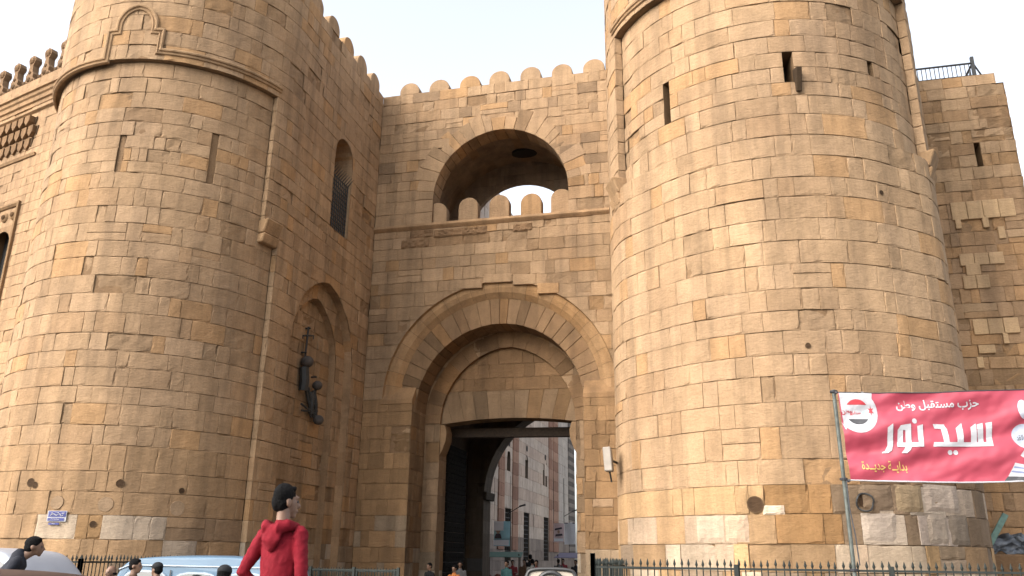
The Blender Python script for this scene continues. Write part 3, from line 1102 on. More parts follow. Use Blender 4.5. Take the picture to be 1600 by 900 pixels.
for sg in (-1, 1):
    x = sg*2.95
    mb.hexa([(min(x, x-sg*.16), 9.0, 4.25), (max(x, x-sg*.16), 9.0, 4.25), (max(x, x-sg*.16), 10.5, 4.25), (min(x, x-sg*.16), 10.5, 4.25),
             (min(x, x-sg*.2), 9.0, 4.6), (max(x, x-sg*.2), 9.0, 4.6), (max(x, x-sg*.2), 10.5, 4.6), (min(x, x-sg*.2), 10.5, 4.6)], 0.03, (0.6, 0.6, 0.6))
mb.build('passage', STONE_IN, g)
mb = MB()
cc = (0.8, 0.77, 0.72)
mb.box((-5.0, 2.45, 9.1), (5.0, 10.4, 13.6), cc)
mb.box((-5.0, 2.45, 0), (-3.85, 9.2, 9.1), cc)
mb.box((3.85, 2.45, 0), (5.0, 9.2, 9.1), cc)
mb.box((-5.0, 9.35, 0), (-3.0, 10.4, 9.1), cc)
mb.box((3.0, 9.35, 0), (5.0, 10.4, 9.1), cc)
mb.box((-5.0, 0.3, 11.4), (5.0, 2.45, 13.6), cc)
# balcony room: floor, side walls, roof slab
mb.box((-5.0, 0.82, 13.6), (5.0, 4.6, 13.92), cc)
mb.box((-5.0, 0.82, 18.7), (5.0, 4.6, 19.3), cc)
mb.box((-5.0, 0.82, 13.92), (-3.45, 4.6, 18.7), cc)
mb.box((3.45, 0.82, 13.92), (5.0, 4.6, 18.7), cc)
mb.build('core', STONE, g)
# balcony vault, far arch, niche in the side wall, oculus
mb = MB()
vp = [(-3.4, 13.92)]+arch_pts(3.4, 15.0, 3.25, 28)+[(3.4, 13.92)]
for a, b in zip(vp, vp[1:]):
    for i in range(4):
        y0, y1 = 0.8+3.0*i/4, 0.8+3.0*(i+1)/4
        mb.poly([(a[0], y0, a[1]), (b[0], y0, b[1]), (b[0], y1, b[1]), (a[0], y1, a[1])], tint(rng))
PF = Plane(-3.45, 3.8, 1, 0)
fa = ArchHole(3.45, 2.3, 13.9, 14.95, 2.28)
masonry(mb, PF, 0, 6.9, [13.92, 14.45, 14.95]+courses(14.95, 18.5, 0.45, rng)[1:], rng, holes=(fa,))
fap = [(3.45-2.3, 13.92), (3.45-2.3, 14.95)]+[(3.45+x, z) for x, z in arch_pts(2.3, 14.95, 2.28, 24)]+[(3.45+2.3, 13.92)]
reveal(mb, PF, fap, 0, -0.25, (1, 1, 1), 0.5, rng)
for a in (-0.55, 0.55):
    pass
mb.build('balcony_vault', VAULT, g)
mb = MB()
na = [(-0.55, 14.0)]+arch_pts(0.55, 15.5, 0.7, 14)+[(0.55, 14.0)]
mb.prism([(-3.43, 2.3+x, z) for x, z in na], (0.06, 0, 0))
mb.build('side_doorway', DARK, g)
mb = MB()
rr = [(0.55*cos(2*pi*i/20), 0.36*sin(2*pi*i/20)) for i in range(20)]
mb.prism([(0.3+x, 2.9+y, 18.14) for x, y in rr], (0, 0, 0.2))
mb.build('oculus', DARK, g)
# flush voussoirs of the balcony arch
mb = MB()
voussoirs(mb, PG, [(gc+x, z) for x, z in arch_pts(2.68, 15.05, 2.74, 40)], 0.72, 0.012, -0.8, 23, rng, 0.2, 0.012, 0.005, 0.35)
reveal(mb, PG, [(gc-2.68, 14.0), (gc-2.68, 15.05)], -0.02, -0.8, (0.8, 0.8, 0.8), 0.5, rng)
reveal(mb, PG, [(gc+2.68, 14.0), (gc+2.68, 15.05)], -0.02, -0.8, (0.8, 0.8, 0.8), 0.5, rng)
mb.build('balcony_arch', STONE, g)
mb = MB()
mould(mb, PG, dense([(0.0, 14.02), (GW, 14.02)], 0.35), [(0.0, -0.06), (0.0, 0.10), (-0.10, 0.13), (-0.14, 0.10), (-0.22, 0.02), (-0.22, -0.02)], (0.95, 0.9, 0.84), 0.012)
mb.poly([PG(0.0, 14.02, 0.09), PG(GW, 14.02, 0.09), PG(GW, 14.02, -0.8), PG(0.0, 14.02, -0.8)])
mb.build('balcony_ledge', STONE, g)
# rough carved stones under the ledge
mb = MB()
for x0, x1, z0, z1 in ((-3.9, -2.75, 13.05, 13.42), (-3.55, -2.6, 13.46, 13.78), (-2.58, -0.45, 13.42, 13.74), (0.55, 1.3, 13.40, 13.72)):
    nx, nz = int((x1-x0)/0.06), 6
    R_ = [[mb.vert(PG(gc+lerp(x0, x1, i/nx), lerp(z0, z1, j/nz), (0.0 if i in (0, nx) or j in (0, nz) else 0.035+0.05*noise.noise(Vector((i*0.55, j*0.6, x0*3)))))
           , (0.62, 0.57, 0.53)) for i in range(nx+1)] for j in range(nz+1)]
    for A, B in zip(R_, R_[1:]):
        for i in range(nx):
            mb.face([A[i], A[i+1], B[i+1], B[i]])
mb.build('carved_frieze', STONE, g)
PM = lambda s, z, o=0: PG(s, z, o-0.12)
for x in (-2.51, -1.28, -0.05, 1.23, 2.38):
    merlon('balcony_merlon', PM, gc+x, 14.02, 0.80, 0.98, 0.36, g, rng)
for x in (-3.93, -2.60, -1.30, -0.07, 1.21, 2.46, 3.76):
    merlon('merlon', PG, gc+x, 19.88, 0.84, 0.56, 0.42, g, rng)

# ------------------------------------------------------------------ square turret at the right
tt = thing('square_turret', 'square stone turret patched with pale new blocks beside the right tower', 'tower')
pale = [(15.24,17.08,12.13,12.74),(15.30,15.48,11.83,12.24),(16.08,16.27,11.81,12.17),(16.47,16.68,11.41,11.81),(15.25,16.51,10.59,10.98),(15.38,15.80,10.26,10.65),
        (15.25,16.00,9.83,10.26),(15.32,16.58,8.37,8.85),(16.08,16.24,8.05,8.40),(15.36,15.83,7.78,8.04),(15.27,15.45,7.34,7.68)]
PTr = Plane(13.0, -1.0, 1, 0)
def col_tur(s, z, r):
    if z > 13.2: return dim(r.choice(((1, 1, 1), (1.05, 1.05, 1.05), (0.95, 0.88, 0.78), (0.85, 0.80, 0.75))), 0.88, 1.06, r)
    return dim(r.choice(((0.98, 0.92, 0.86), (1.0, 0.90, 0.78), (0.90, 0.87, 0.86))), 0.86, 1.06, r)
mb = MB()
hs2 = [RectHole(16.25-13, 16.43-13, 13.95, 14.8)]
zt = courses(0.1, 13.95, 0.43, rng, 0.1)+[14.38, 14.8]+courses(14.8, 16.9, 0.42, rng)[1:]
masonry(mb, PTr, 0, 4.47, zt, rng, holes=hs2, stretch=(0.5, 1.0), header=(0.25, 0.45), colfn=col_tur, rough=0.022, split=0.2, worn=0.28)
PTs = Plane(17.47, -1.0, 0, 1)
masonry(mb, PTs, 0, 6, zt, rng, stretch=(0.5, 1.0), colfn=col_tur, rough=0.03, worn=0.3)
masonry(mb, Plane(13.0, -0.9, 1, 0), 0, 4.28, [16.9, 17.34], rng, stretch=(0.6, 0.9))
masonry(mb, Plane(17.28, -0.9, 0, 1), 0, 5.8, [16.9, 17.34], rng, stretch=(0.6, 0.9))
mb.poly([(13, -1.0, 16.9), (17.47, -1.0, 16.9), (17.47, 5, 16.9), (13, 5, 16.9)], (0.8, 0.8, 0.8))
mb.poly([(13, -0.9, 17.34), (17.28, -0.9, 17.34), (17.28, 5, 17.34), (13, 5, 17.34)], (0.9, 0.9, 0.9))
mb.box((13.0, -0.2, 0), (17.3, 4.9, 16.85), (0.5, 0.48, 0.45))
mb.build('masonry', STONE, tt)
slit(tt, PTr, 16.25-13, 16.43-13, 13.95, 14.8, 0.6, 1)
r5 = random.Random(5)
for x0, x1, z0, z1 in pale:
    mb = MB()
    nb = max(1, round((x1-x0)/0.45))
    for i in range(nb):
        a, b = lerp(x0, x1, i/nb)+.006, lerp(x0, x1, (i+1)/nb)-.006
        f = r5.uniform(0.0, 0.02)
        k = r5.uniform(0.95, 1.08)
        mb.hexa([(a, -1.05-f, z0), (b, -1.05-f, z0), (b, -0.95, z0), (a, -0.95, z0), (a, -1.05-f, z1), (b, -1.05-f, z1), (b, -0.95, z1), (a, -0.95, z1)], 0.012, (1.22*k, 1.24*k, 1.20*k))
    mb.build('repair_patch', STONE, tt)
# narrow pilaster against the round tower
mb = MB()
masonry(mb, Plane(13.15, -1.6, 1, 0), 0, 1.35, courses(0.1, 11.9, 0.5, rng), rng, rough=0.02, colfn=lambda s, z, r: dim((1.05, 0.92, 0.74), 0.85, 1.05, r))
masonry(mb, Plane(14.5, -1.6, 0, 1), 0, 0.6, courses(0.1, 11.9, 0.5, rng), rng, rough=0.02)
mb.poly([(13.15, -1.6, 11.9), (14.5, -1.6, 11.9), (14.5, -1, 11.9), (13.15, -1, 11.9)])
mb.build('pilaster', STONE, tt)
# iron railing on its roof
rl = thing('roof_railing', 'dark iron railing along the top of the square turret', 'railing')
mb = MB()
mb.bar((13.2, -0.7, 17.92), (16.75, -0.7, 17.92), 0.035)
mb.bar((13.2, -0.7, 17.45), (16.75, -0.7, 17.45), 0.02)
mb.bar((16.75, -0.7, 17.92), (16.75, 4.5, 17.92), 0.035)
mb.build('rail', IRON, rl)
mb = MB()
mb.box((16.70, -0.75, 17.34), (16.80, -0.65, 18.15))
mb.bar((16.75, -0.7, 17.95), (17.1, -0.5, 17.34), 0.03)
mb.build('post', IRON, rl)
mb = MB()
x = 13.25
while x < 16.7:
    mb.bar((x, -0.7, 17.34), (x, -0.7, 17.92), 0.014, 5)
    x += 0.135
for i in range(30):
    mb.bar((16.75, -0.55+i*.16, 17.34), (16.75, -0.55+i*.16, 17.92), 0.014, 5)
mb.build('balusters', IRON, rl)

# ------------------------------------------------------------------ mosque wall at the far left
ms = thing('mosque', 'mosque wall with fretted stone cresting and an arched window left of the round tower', 'mosque')
PQ = Plane(-36.0, 4.78, 1, -0.3)
sq = lambda x: (x+36.0)*sqrt(1.09)
mb = MB()
mw = RectHole(sq(-25.1), sq(-23.75), 11.0, 16.2)
zq = courses(0.1, 11.0, 0.5, rng)+courses(11.0, 16.2, 0.5, rng)[1:]+courses(16.2, 24.3, 0.52, rng)[1:]
masonry(mb, PQ, sq(-31), sq(-12.5), zq, rng, holes=(mw,), stretch=(0.9, 1.6), header=(0.4, 0.7), cell=0.4, colfn=lambda s, z, r: dim((1.02, 1.0, 0.98), 0.94, 1.08, r))
mb.poly([PQ(sq(-31), 24.3, 0), PQ(sq(-12.5), 24.3, 0), PQ(sq(-12.5), 24.3, -1), PQ(sq(-31), 24.3, -1)])
mb.poly([PQ(sq(-31), 0, -1), PQ(sq(-12.5), 0, -1), PQ(sq(-12.5), 24.3, -1), PQ(sq(-31), 24.3, -1)])
mb.build('wall', STONE, ms)
mb = MB()
mould(mb, PQ, dense([(sq(-31), 23.45), (sq(-12.5), 23.45)], 0.8), [(0.0, -0.02), (0.0, 0.34), (-0.16, 0.36), (-0.20, 0.26), (-0.36, 0.24), (-0.42, 0.16), (-0.62, 0.14), (-0.66, 0.05), (-0.85, 0.04), (-0.85, -0.02)], (0.9, 0.86, 0.82), 0.02)
mb.build('cornice', STONE, ms)
mb = MB()
mould(mb, PQ, dense([(sq(-31), 22.35), (sq(-12.5), 22.35)], 0.8), [(0, -.02), (0, .1), (-.08, .12), (-.14, .02), (-.14, -.02)], (0.8, 0.76, 0.72), 0.01)
mb.build('string_course', STONE, ms)
# fretted cresting: flared stems with knobs
x = -29.4
first = None
while x < -20.6:
    if first is None:
        mb = MB()
        P0 = Plane(0, 0, 1, -0.3)
        outl = [(-.50, 0), (.50, 0), (.44, .25), (.26, .42), (.30, .62), (.18, .80), (.13, 1.15), (.20, 1.28), (.27, 1.46), (.20, 1.66), (0, 1.78),
                (-.20, 1.66), (-.27, 1.46), (-.20, 1.28), (-.13, 1.15), (-.18, .80), (-.30, .62), (-.26, .42), (-.44, .25)]
        c = (0.62, 0.58, 0.56)
        A = [mb.vert(P0(a*1.12, z, 0.16), c) for a, z in outl]
        B = [mb.vert(P0(a*1.12, z, -0.16), c) for a, z in outl]
        mb.face(A)
        mb.face(B[::-1])
        for i in range(len(outl)):
            j = (i+1) % len(outl)
            mb.face([A[i], A[j], B[j], B[i]])
        mb.ball((0, 0, 1.48), (0.30, 0.30, 0.27), 10, 7, c)
        for a, z, r_ in ((-.3, .2, .12), (.3, .2, .12), (0, .35, .14), (0, .75, .10)):
            p = P0(a*1.1, z, 0.17)
            mb.ball(p, (r_, r_*0.6, r_), 8, 5, (0.4, 0.37, 0.35))
        first = mb.build('cresting', STONE, ms)
        o = first
    else:
        o = first.copy()
        COL.objects.link(o)
        o.parent = ms
    q = PQ(sq(x), 24.3, -0.3)
    o.location = q
    x += 1.31
# stalactite panel
mb = MB()
P = PQ
s0, s1 = sq(-29.5), sq(-23.1)
mb.hexa([P(s0, 19.7, 0.0), P(s1, 19.7, 0.0), P(s1, 19.7, 0.06), P(s0, 19.7, 0.06), P(s0, 19.85, 0), P(s1, 19.85, 0), P(s1, 19.85, 0.12), P(s0, 19.85, 0.12)], 0.01, (0.8, 0.76, 0.7))
nn = 11
for row, (z, h, o) in enumerate(((21.35, 0.55, 0.30), (20.75, 0.6, 0.20), (20.15, 0.6, 0.10))):
    for i in range(nn):
        c = lerp(s0+.3, s1-.3, (i+0.5*(row % 2))/nn)
        hw = 0.20
        pts = [(c-hw, z+h), (c+hw, z+h), (c+hw, z+.25), (c, z), (c-hw, z+.25)]
        mb.prism([P(a, b, 0.01) for a, b in pts], P(0, 0, o)-P(0, 0, 0), (0.62, 0.56, 0.50))
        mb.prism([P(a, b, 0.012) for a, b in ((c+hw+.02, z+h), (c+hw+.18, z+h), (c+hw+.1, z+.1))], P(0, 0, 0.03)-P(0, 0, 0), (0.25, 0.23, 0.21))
mb.build('stalactite_panel', STONE, ms)
# window: framed panel, twin arched lights
mb = MB()
reveal(mb, PQ, [(mw.a[0], 11.0), (mw.a[0], 16.2), (mw.a[1], 16.2), (mw.a[1], 11.0), (mw.a[0], 11.0)], -0.02, -0.6, (0.7, 0.66, 0.6))
mould(mb, PQ, [(sq(-25.5), 11), (sq(-25.5), 17.4), (sq(-23.45), 17.4), (sq(-23.45), 11)], [(0.0, -.01), (0, .12), (-.1, .14), (-.2, .06), (-.2, -.01)], (0.72, 0.68, 0.62), 0.01)
for c in (-25.2, -24.5, -23.8):
    mb.ball(PQ(sq(c), 16.75, 0.02), (0.24, 0.12, 0.24), 14, 8, (0.75, 0.7, 0.64))
    mb.ball(PQ(sq(c), 16.75, 0.10), (0.13, 0.09, 0.13), 12, 7, (0.3, 0.26, 0.22))
am = arch_pts(0.72, 15.3, 0.72, 16)
for a, b in zip(am, am[1:]):
    c = sq(-24.42)
    mb.poly([PQ(c+a[0], a[1], 0.03), PQ(c+b[0], b[1], 0.03), PQ(c+b[0]*1.0, 16.25, 0.03), PQ(c+a[0], 16.25, 0.03)], (0.8, 0.75, 0.7))
fr = mb.build('window_frame', STONE, ms)
mb = MB()
mb.poly([PQ(mw.a[0], 11, -.5), PQ(mw.a[1], 11, -.5), PQ(mw.a[1], 16.2, -.5), PQ(mw.a[0], 16.2, -.5)])
mb.build('pane', DARK, fr)

# ================================================================== BEYOND THE GATE
sb = thing('striped_building', 'pale masonry building with dark red stripes and slit windows seen through the gate', 'building')
PS = Plane(-4.5, 10.8, 0, 1)
sy = lambda y: y-10.8
mb = MB()
r9 = random.Random(9)
zs9 = courses(0.1, 2.2, 0.55, r9)+courses(2.2, 23, 0.72, r9, 0.0)[1:]
par = {}
def col_str(s, z, r):
    k = zs9.index(max(q for q in zs9 if q <= z))
    y = s+10.8
    if z < 2.6: return dim((0.62, 0.60, 0.60), 0.7, 1.0, r)
    if y > 35.5: return dim((0.95, 1.0, 1.04), 0.92, 1.05, r)
    return dim((1.0, 0.97, 0.95) if k % 2 else (0.96, 0.88, 0.84), 0.93, 1.05, r)
zs9 = [0.1, 0.6, 1.1, 1.6, 2.2, 2.95, 3.7, 4.48]+courses(4.48, 23, 0.72, r9, 0.0)[1:]
wins = [(24.75, 0.42, 6.35, 8.05, 1), (30.2, 0.3, 6.6, 8.25, 1), (31.05, 0.3, 6.6, 8.25, 1), (20.0, 0.42, 6.4, 7.85, 1),
        (20.0, 0.75, 1.6, 4.5, 0), (24.8, 0.8, 1.6, 4.5, 0), (31.0, 0.85, 1.6, 4.5, 0)]
wins = [(y, hw, min(zs9, key=lambda q: abs(q-z0)), z1, a) for y, hw, z0, z1, a in wins]
holes = [ArchHole(sy(y), hw, z0, z1-hw*(1 if a else 0.02), hw if a else 0.02) for y, hw, z0, z1, a in wins]
masonry(mb, PS, 0, 32, zs9, r9, holes=holes, stretch=(1.0, 1.6), header=(0.5, 0.8), colfn=col_str, cell=0.6, rough=0.006, worn=0.02, split=0)
mb.poly([PS(0, 0, -.08), PS(0, 23, -.08), PS(0, 23, -6), PS(0, 0, -6)])
mb.poly([PS(32, 0, -.08), PS(32, 23, -.08), PS(32, 23, -6), PS(32, 0, -6)])
mb.poly([PS(0, 23, -.08), PS(32, 23, -.08), PS(32, 23, -6), PS(0, 23, -6)])
mb.build('wall', STRIPE, sb)
for y0, y1 in ((17.6, 18.9), (20.9, 22.3), (30.0+1.9, 31.9+1.2), (33.5, 35.4)):
    mb = MB()
    z = 2.2
    k = 0
    while z < 23:
        c = dim(((0.56, 0.37, 0.31), (0.70, 0.50, 0.42))[k % 2], 0.92, 1.06, r9)
        mb.hexa([PS(sy(y0), z, -.1), PS(sy(y1), z, -.1), PS(sy(y1), z, .06), PS(sy(y0), z, .06), PS(sy(y0), z+.71, -.1), PS(sy(y1), z+.71, -.1), PS(sy(y1), z+.71, .06), PS(sy(y0), z+.71, .06)], 0.008, c)
        z += 0.72
        k += 1
    mb.build('red_stripe', STRIPE, sb)
for (y, hw, z0, z1, a), h in zip(wins, holes):
    mb = MB()
    s = sy(y)
    out = [(s-hw, z0), (s-hw, h.zs)]+[(s+x, z) for x, z in arch_pts(hw, h.zs, h.rise, 10)]+[(s+hw, z0), (s-hw, z0)]
    reveal(mb, PS, out, -0.01, -0.5, (0.6, 0.58, 0.55), 0.7)
    mb.poly([PS(s-hw, z0, -.48), PS(s+hw, z0, -.48), PS(s+hw, z1, -.48), PS(s-hw, z1, -.48)], (0.05, 0.05, 0.05))
    wo = mb.build('window', STRIPE, sb)
    if not a:
        mb = MB()
        for i in range(5):
            mb.bar(PS(s-hw+hw*2*i/4, z0, -.1), PS(s-hw+hw*2*i/4, z1, -.1), 0.03, 5)
        for i in range(12):
            z = lerp(z0, z1, i/11)
            mb.bar(PS(s-hw, z, -.1), PS(s+hw, z, -.1), 0.03, 5)
        mb.build('grille', IRON, wo)
for y, z in ((24.72, 8.5), (30.65, 8.6), (20, 8.25)):
    mb = MB()
    mb.prism([PS(sy(y)+.2*cos(t*pi/7), z+.2*sin(t*pi/7), 0.01) for t in range(14)], PS(0, 0, .02)-PS(0, 0, 0))
    mb.build('oculus', DARK, sb)
# recessed louvred bay near its far end
mb = MB()
for i in range(60):
    z = 2.0+i*0.34
    c = (0.50, 0.52, 0.54) if i % 2 else (0.25, 0.26, 0.28)
    mb.hexa([PS(sy(40.0), z, -.05), PS(sy(42.7), z, -.05), PS(sy(42.7), z, .08), PS(sy(40.0), z, .08), PS(sy(40.0), z+.33, -.05), PS(sy(42.7), z+.33, -.05), PS(sy(42.7), z+.33, .08), PS(sy(40.0), z+.33, .08)], 0.01, c)
mb.build('banded_pilaster', STRIPE, sb)
# houses closing the street
hb = thing('street_house', 'plain plastered house closing the far end of the street beyond the gate', 'house')
mb = MB()
mb.hexa([(-4.0, 60, 0), (16, 56, 0), (16, 66, 0), (-4.0, 66, 0), (-4.0, 60, 24), (16, 56, 24), (16, 66, 24), (-4.0, 66, 24)], 0.02)
mb.build('wall', plain('far_plaster', (0.26, 0.23, 0.20), 0.9, 0, 0.15, 0.5), hb)
for i in range(5):
    for z in (2.0, 5.5, 9.0, 12.5, 16.0, 19.5):
        mb = MB()
        x = -2.2+i*3.6
        y = 60-(x+4)*0.2
        mb.box((x-.5, y-.06, z), (x+.5, y+.12, z+1.7))
        mb.build('window', DARK, hb)
rb = thing('shop_building', 'shaded shop building along the right side of the street beyond the gate', 'building')
mb = MB()
mb.hexa([(6.5, 11, 0), (16, 11, 0), (16, 54, 0), (6.5, 54, 0), (6.5, 11, 4), (16, 11, 4), (16, 54, 4), (6.5, 54, 4)], 0.02)
mb.build('wall', plain('shop_plaster', (0.28, 0.24, 0.20), 0.9, 0, 0.15, 0.5), rb)

# printed posters hung across the street
def pmat(name, rgb, rough=0.6):
    return plain(name, rgb, rough, 0, 0.06, 3)
P_SKY = pmat('poster_blue', (0.34, 0.62, 0.74))
P_WHITE = pmat('poster_white', (0.72, 0.75, 0.84))
P_PINK = pmat('poster_pink', (0.68, 0.54, 0.58))
P_DARK = pmat('poster_dark', (0.06, 0.05, 0.07))
P_SKIN = pmat('poster_skin', (0.42, 0.28, 0.22))
def poster(label, x0, x1, y, z0, z1, base, marks, cord_top=5.6):
    t = thing('hanging_poster', label, 'poster', 'printed posters hanging beyond the gate')
    mb = MB()
    n = 8
    W_ = lambda u, v: (lerp(x0, x1, u), y+0.03*sin(u*5+v*2), lerp(z0, z1, v))
    g_ = [[mb.vert(W_(i/n, j/n)) for i in range(n+1)] for j in range(n+1)]
    h_ = [[mb.vert(Vector(W_(i/n, j/n))+Vector((0, .012, 0))) for i in range(n+1)] for j in range(n+1)]
    for A, sgn in ((g_, 1), (h_, -1)):
        for j in range(n):
            for i in range(n):
                q = [A[j][i], A[j][i+1], A[j+1][i+1], A[j+1][i]]
                mb.face(q if sgn > 0 else q[::-1])
    mb.build('sheet', base, t, recalc=False)
    for nm, mat, pts in marks:
        mb = MB()
        mb.prism([(lerp(x0, x1, u), y-0.022+0.03*sin(u*5+v*2)-0.014, lerp(z0, z1, v)) for u, v in pts], (0, 0.008, 0))
        mb.build(nm, mat, t)
    mb = MB()
    mb.bar((x0, y, z1), (x0, y, cord_top), 0.008, 5)
    mb.bar((x1, y, z1), (x1, y, cord_top), 0.008, 5)
    mb.build('cord', IRON, t)
    return t
el = lambda u, v, a, b, n=14: [(u+a*cos(2*pi*i/n), v+b*sin(2*pi*i/n)) for i in range(n)]
poster('blue and white portrait poster hanging left of the street beyond the gate', -3.33, -2.52, 12.5, 2.3, 3.45, P_SKY,
       [('white_panel', P_WHITE, [(0.0, 0.62), (0.62, 0.62), (0.62, 1.0), (0, 1.0)]), ('lower_band', P_WHITE, [(0.0, 0.02), (0.95, 0.02), (0.95, 0.24), (0, 0.24)]),
        ('portrait', P_SKIN, el(0.27, 0.62, 0.14, 0.13)), ('portrait_coat', P_DARK, [(0.05, 0.30), (0.5, 0.30), (0.42, 0.50), (0.12, 0.50)]), ('line', P_DARK, [(0, 0.26), (1, 0.27), (1, 0.285), (0, 0.275)])])
poster('white poster with pink and dark print beside the blank poster', -0.66, -0.14, 14.0, 2.52, 3.42, P_PINK,
       [('print', P_DARK, [(0.1, 0.62), (0.85, 0.70), (0.8, 0.80), (0.12, 0.72)]), ('print', P_DARK, [(0.15, 0.30), (0.9, 0.35), (0.85, 0.45), (0.2, 0.42)]),
        ('white_panel', P_WHITE, [(0.05, 0.05), (0.95, 0.05), (0.95, 0.2), (0.05, 0.2)]), ('portrait', P_SKIN, el(0.5, 0.55, 0.12, 0.09))])
poster('blank pale blue-white poster at the right edge of the gate opening', -0.10, 0.44, 13.9, 2.42, 3.44, P_WHITE, [('top_rod', P_DARK, [(0, 0.96), (1, 0.96), (1, 1.0), (0, 1.0)])])
# street lamps on the striped wall
for y, z, lab in ((20.0, 4.2, 'dark lamp on an arm above the blue portrait poster'), (38.0, 4.9, 'dark lamp on an arm above the white posters')):
    t = thing('wall_lamp', lab, 'lamp', 'lamps on the wall beyond the gate')
    mb = MB()
    mb.bar((-4.5, y, z), (-3.7, y-.25, z+.40), 0.022)
    mb.build('arm', IRON, t)
    mb = MB()
    mb.hexa([(-3.80, y-.35, z+.33), (-3.4, y-.38, z+.43), (-3.4, y-.18, z+.43), (-3.80, y-.18, z+.33), (-3.78, y-.33, z+.42), (-3.42, y-.36, z+.52), (-3.42, y-.2, z+.52), (-3.78, y-.2, z+.42)], 0.015)
    mb.build('lamp_head', IRON, t)
# market stalls
def stall(label, x, y, rz, aw_rgb, goods_rgb):
    t = thing('market_stall', label, 'stall', 'stalls in the street beyond the gate', (x, y, 0), rz)
    mb = MB()
    mb.hexa([(-.8, -.4, .75), (.8, -.4, .75), (.8, .4, .75), (-.8, .4, .75), (-.8, -.4, .82), (.8, -.4, .82), (.8, .4, .82), (-.8, .4, .82)], 0.01)
    mb.build('table_top', WOOD, t)
    for a in (-.76, .76):
        for b in (-.36, .36):
            mb = MB()
            mb.bar((a, b, 0), (a, b, 1.95), 0.025)
            mb.build('post', WOOD, t)
    mb = MB()
    for i in range(10):
        z0 = 1.95
        a0, a1 = lerp(-.9, .9, i/10), lerp(-.9, .9, (i+1)/10)
        mb.hexa([(a0, -.6, 1.78), (a1, -.6, 1.78), (a1, .5, 2.02), (a0, .5, 2.02), (a0, -.6, 1.80), (a1, -.6, 1.80), (a1, .5, 2.04), (a0, .5, 2.04)])
    mb.build('awning', pmat('awning_%d' % (rz*100), aw_rgb), t)
    mb = MB()
    rr = random.Random(int(x*10+y))
    for i in range(26):
        mb.ball((rr.uniform(-.7, .7), rr.uniform(-.3, .3), .86+rr.uniform(0, .08)), rr.uniform(.05, .1), 8, 5)
    o = mb.build('goods', pmat('goods_%d' % (x*10), goods_rgb), t)
    o['kind'] = 'stuff'
stall('stall under a green striped awning below the blue poster', -3.0, 13.3, 0.15, (0.03, 0.09, 0.07), (0.22, 0.07, 0.045))
stall('stall with a violet cover below the white posters', 0.2, 15.0, -0.1, (0.09, 0.08, 0.14), (0.25, 0.23, 0.28))

# ================================================================== FENCES
def fence(label, pts, ztop=1.78, step=0.118, spear=True, posts=2.4, dark=False, end_post=None):
    t = thing('iron_fence', label, 'fence', 'green iron fences round the towers')
    r_ = random.Random(len(label))
    pk, rl_ = MB(), MB()
    pl = MB()
    for a, b in zip(pts, pts[1:]):
        a, b = Vector((*a, 0)), Vector((*b, 0))
        L = (b-a).length
        d = (b-a)/L
        nrm_ = Vector((-d.y, d.x, 0))
        k = int(L/step)
        for i in range(k+1):
            p = a+d*(i*L/k)
            lean = Vector((r_.gauss(0, .008), r_.gauss(0, .008), 0))
            zt = ztop+r_.gauss(0, 0.008)
            pk.bar(p+Vector((0, 0, .40)), p+lean+Vector((0, 0, zt-.10)), 0.011, 5)
            if spear:
                pk.bar(p+lean+Vector((0, 0, zt-.115)), p+lean+Vector((0, 0, zt-.085)), 0.014, 5, 0.026)
                pk.bar(p+lean+Vector((0, 0, zt-.085)), p+lean+Vector((0, 0, zt)), 0.026, 5, 0.002)
        for z in (ztop-.17, .62):
            rl_.hexa([a+nrm_*-.014+Vector((0, 0, z)), b+nrm_*-.014+Vector((0, 0, z)), b+nrm_*.014+Vector((0, 0, z)), a+nrm_*.014+Vector((0, 0, z)),
                      a+nrm_*-.014+Vector((0, 0, z+.035)), b+nrm_*-.014+Vector((0, 0, z+.035)), b+nrm_*.014+Vector((0, 0, z+.035)), a+nrm_*.014+Vector((0, 0, z+.035))])
        z0, z1 = 0.13, 0.42
        q = nrm_*.13
        pl.hexa([a-q+Vector((0, 0, z0)), b-q+Vector((0, 0, z0)), b+q+Vector((0, 0, z0)), a+q+Vector((0, 0, z0)), a-q+Vector((0, 0, z1)), b-q+Vector((0, 0, z1)), b+q+Vector((0, 0, z1)), a+q+Vector((0, 0, z1))], 0.02)
        m_ = max(1, round(L/posts))
        for i in range(m_+1):
            p = a+d*(L*i/m_)
            zt = ztop-0.08
            if end_post and (p-Vector((*end_post, 0))).length < 0.05:
                zt = ztop+0.08
            po = MB()
            po.hexa([(p.x-.04, p.y-.04, .40), (p.x+.04, p.y-.04, .40), (p.x+.04, p.y+.04, .40), (p.x-.04, p.y+.04, .40), (p.x-.04, p.y-.04, zt), (p.x+.04, p.y-.04, zt), (p.x+.04, p.y+.04, zt), (p.x-.04, p.y+.04, zt)], 0.006)
            po.build('post', GREENP, t)
    o = pk.build('pickets', GREENP, t)
    rl_.build('rails', GREENP, t)
    pl.build('plinth', PAVE, t)
    return t
fence('spiked green fence running round the foot of the right tower', [(5.25, -2.0), (5.25, -12.7), (17.5, -12.7)], 1.77, end_post=(5.25, -12.7))
fence('spiked green fence at the foot of the left tower behind the white van', [(-14.0, -12.7), (-5.37, -12.7), (-5.37, -7.6)], 1.72)
fence('dense dark fence in front of the left gate pier behind the person in red', [(-4.85, -6.0), (-1.0, -6.0)], 1.55, 0.085, False, 1.3)
fence('second dense fence row close to the left gate pier', [(-4.85, -5.2), (-1.4, -5.2)], 1.5, 0.085, False, 1.15)

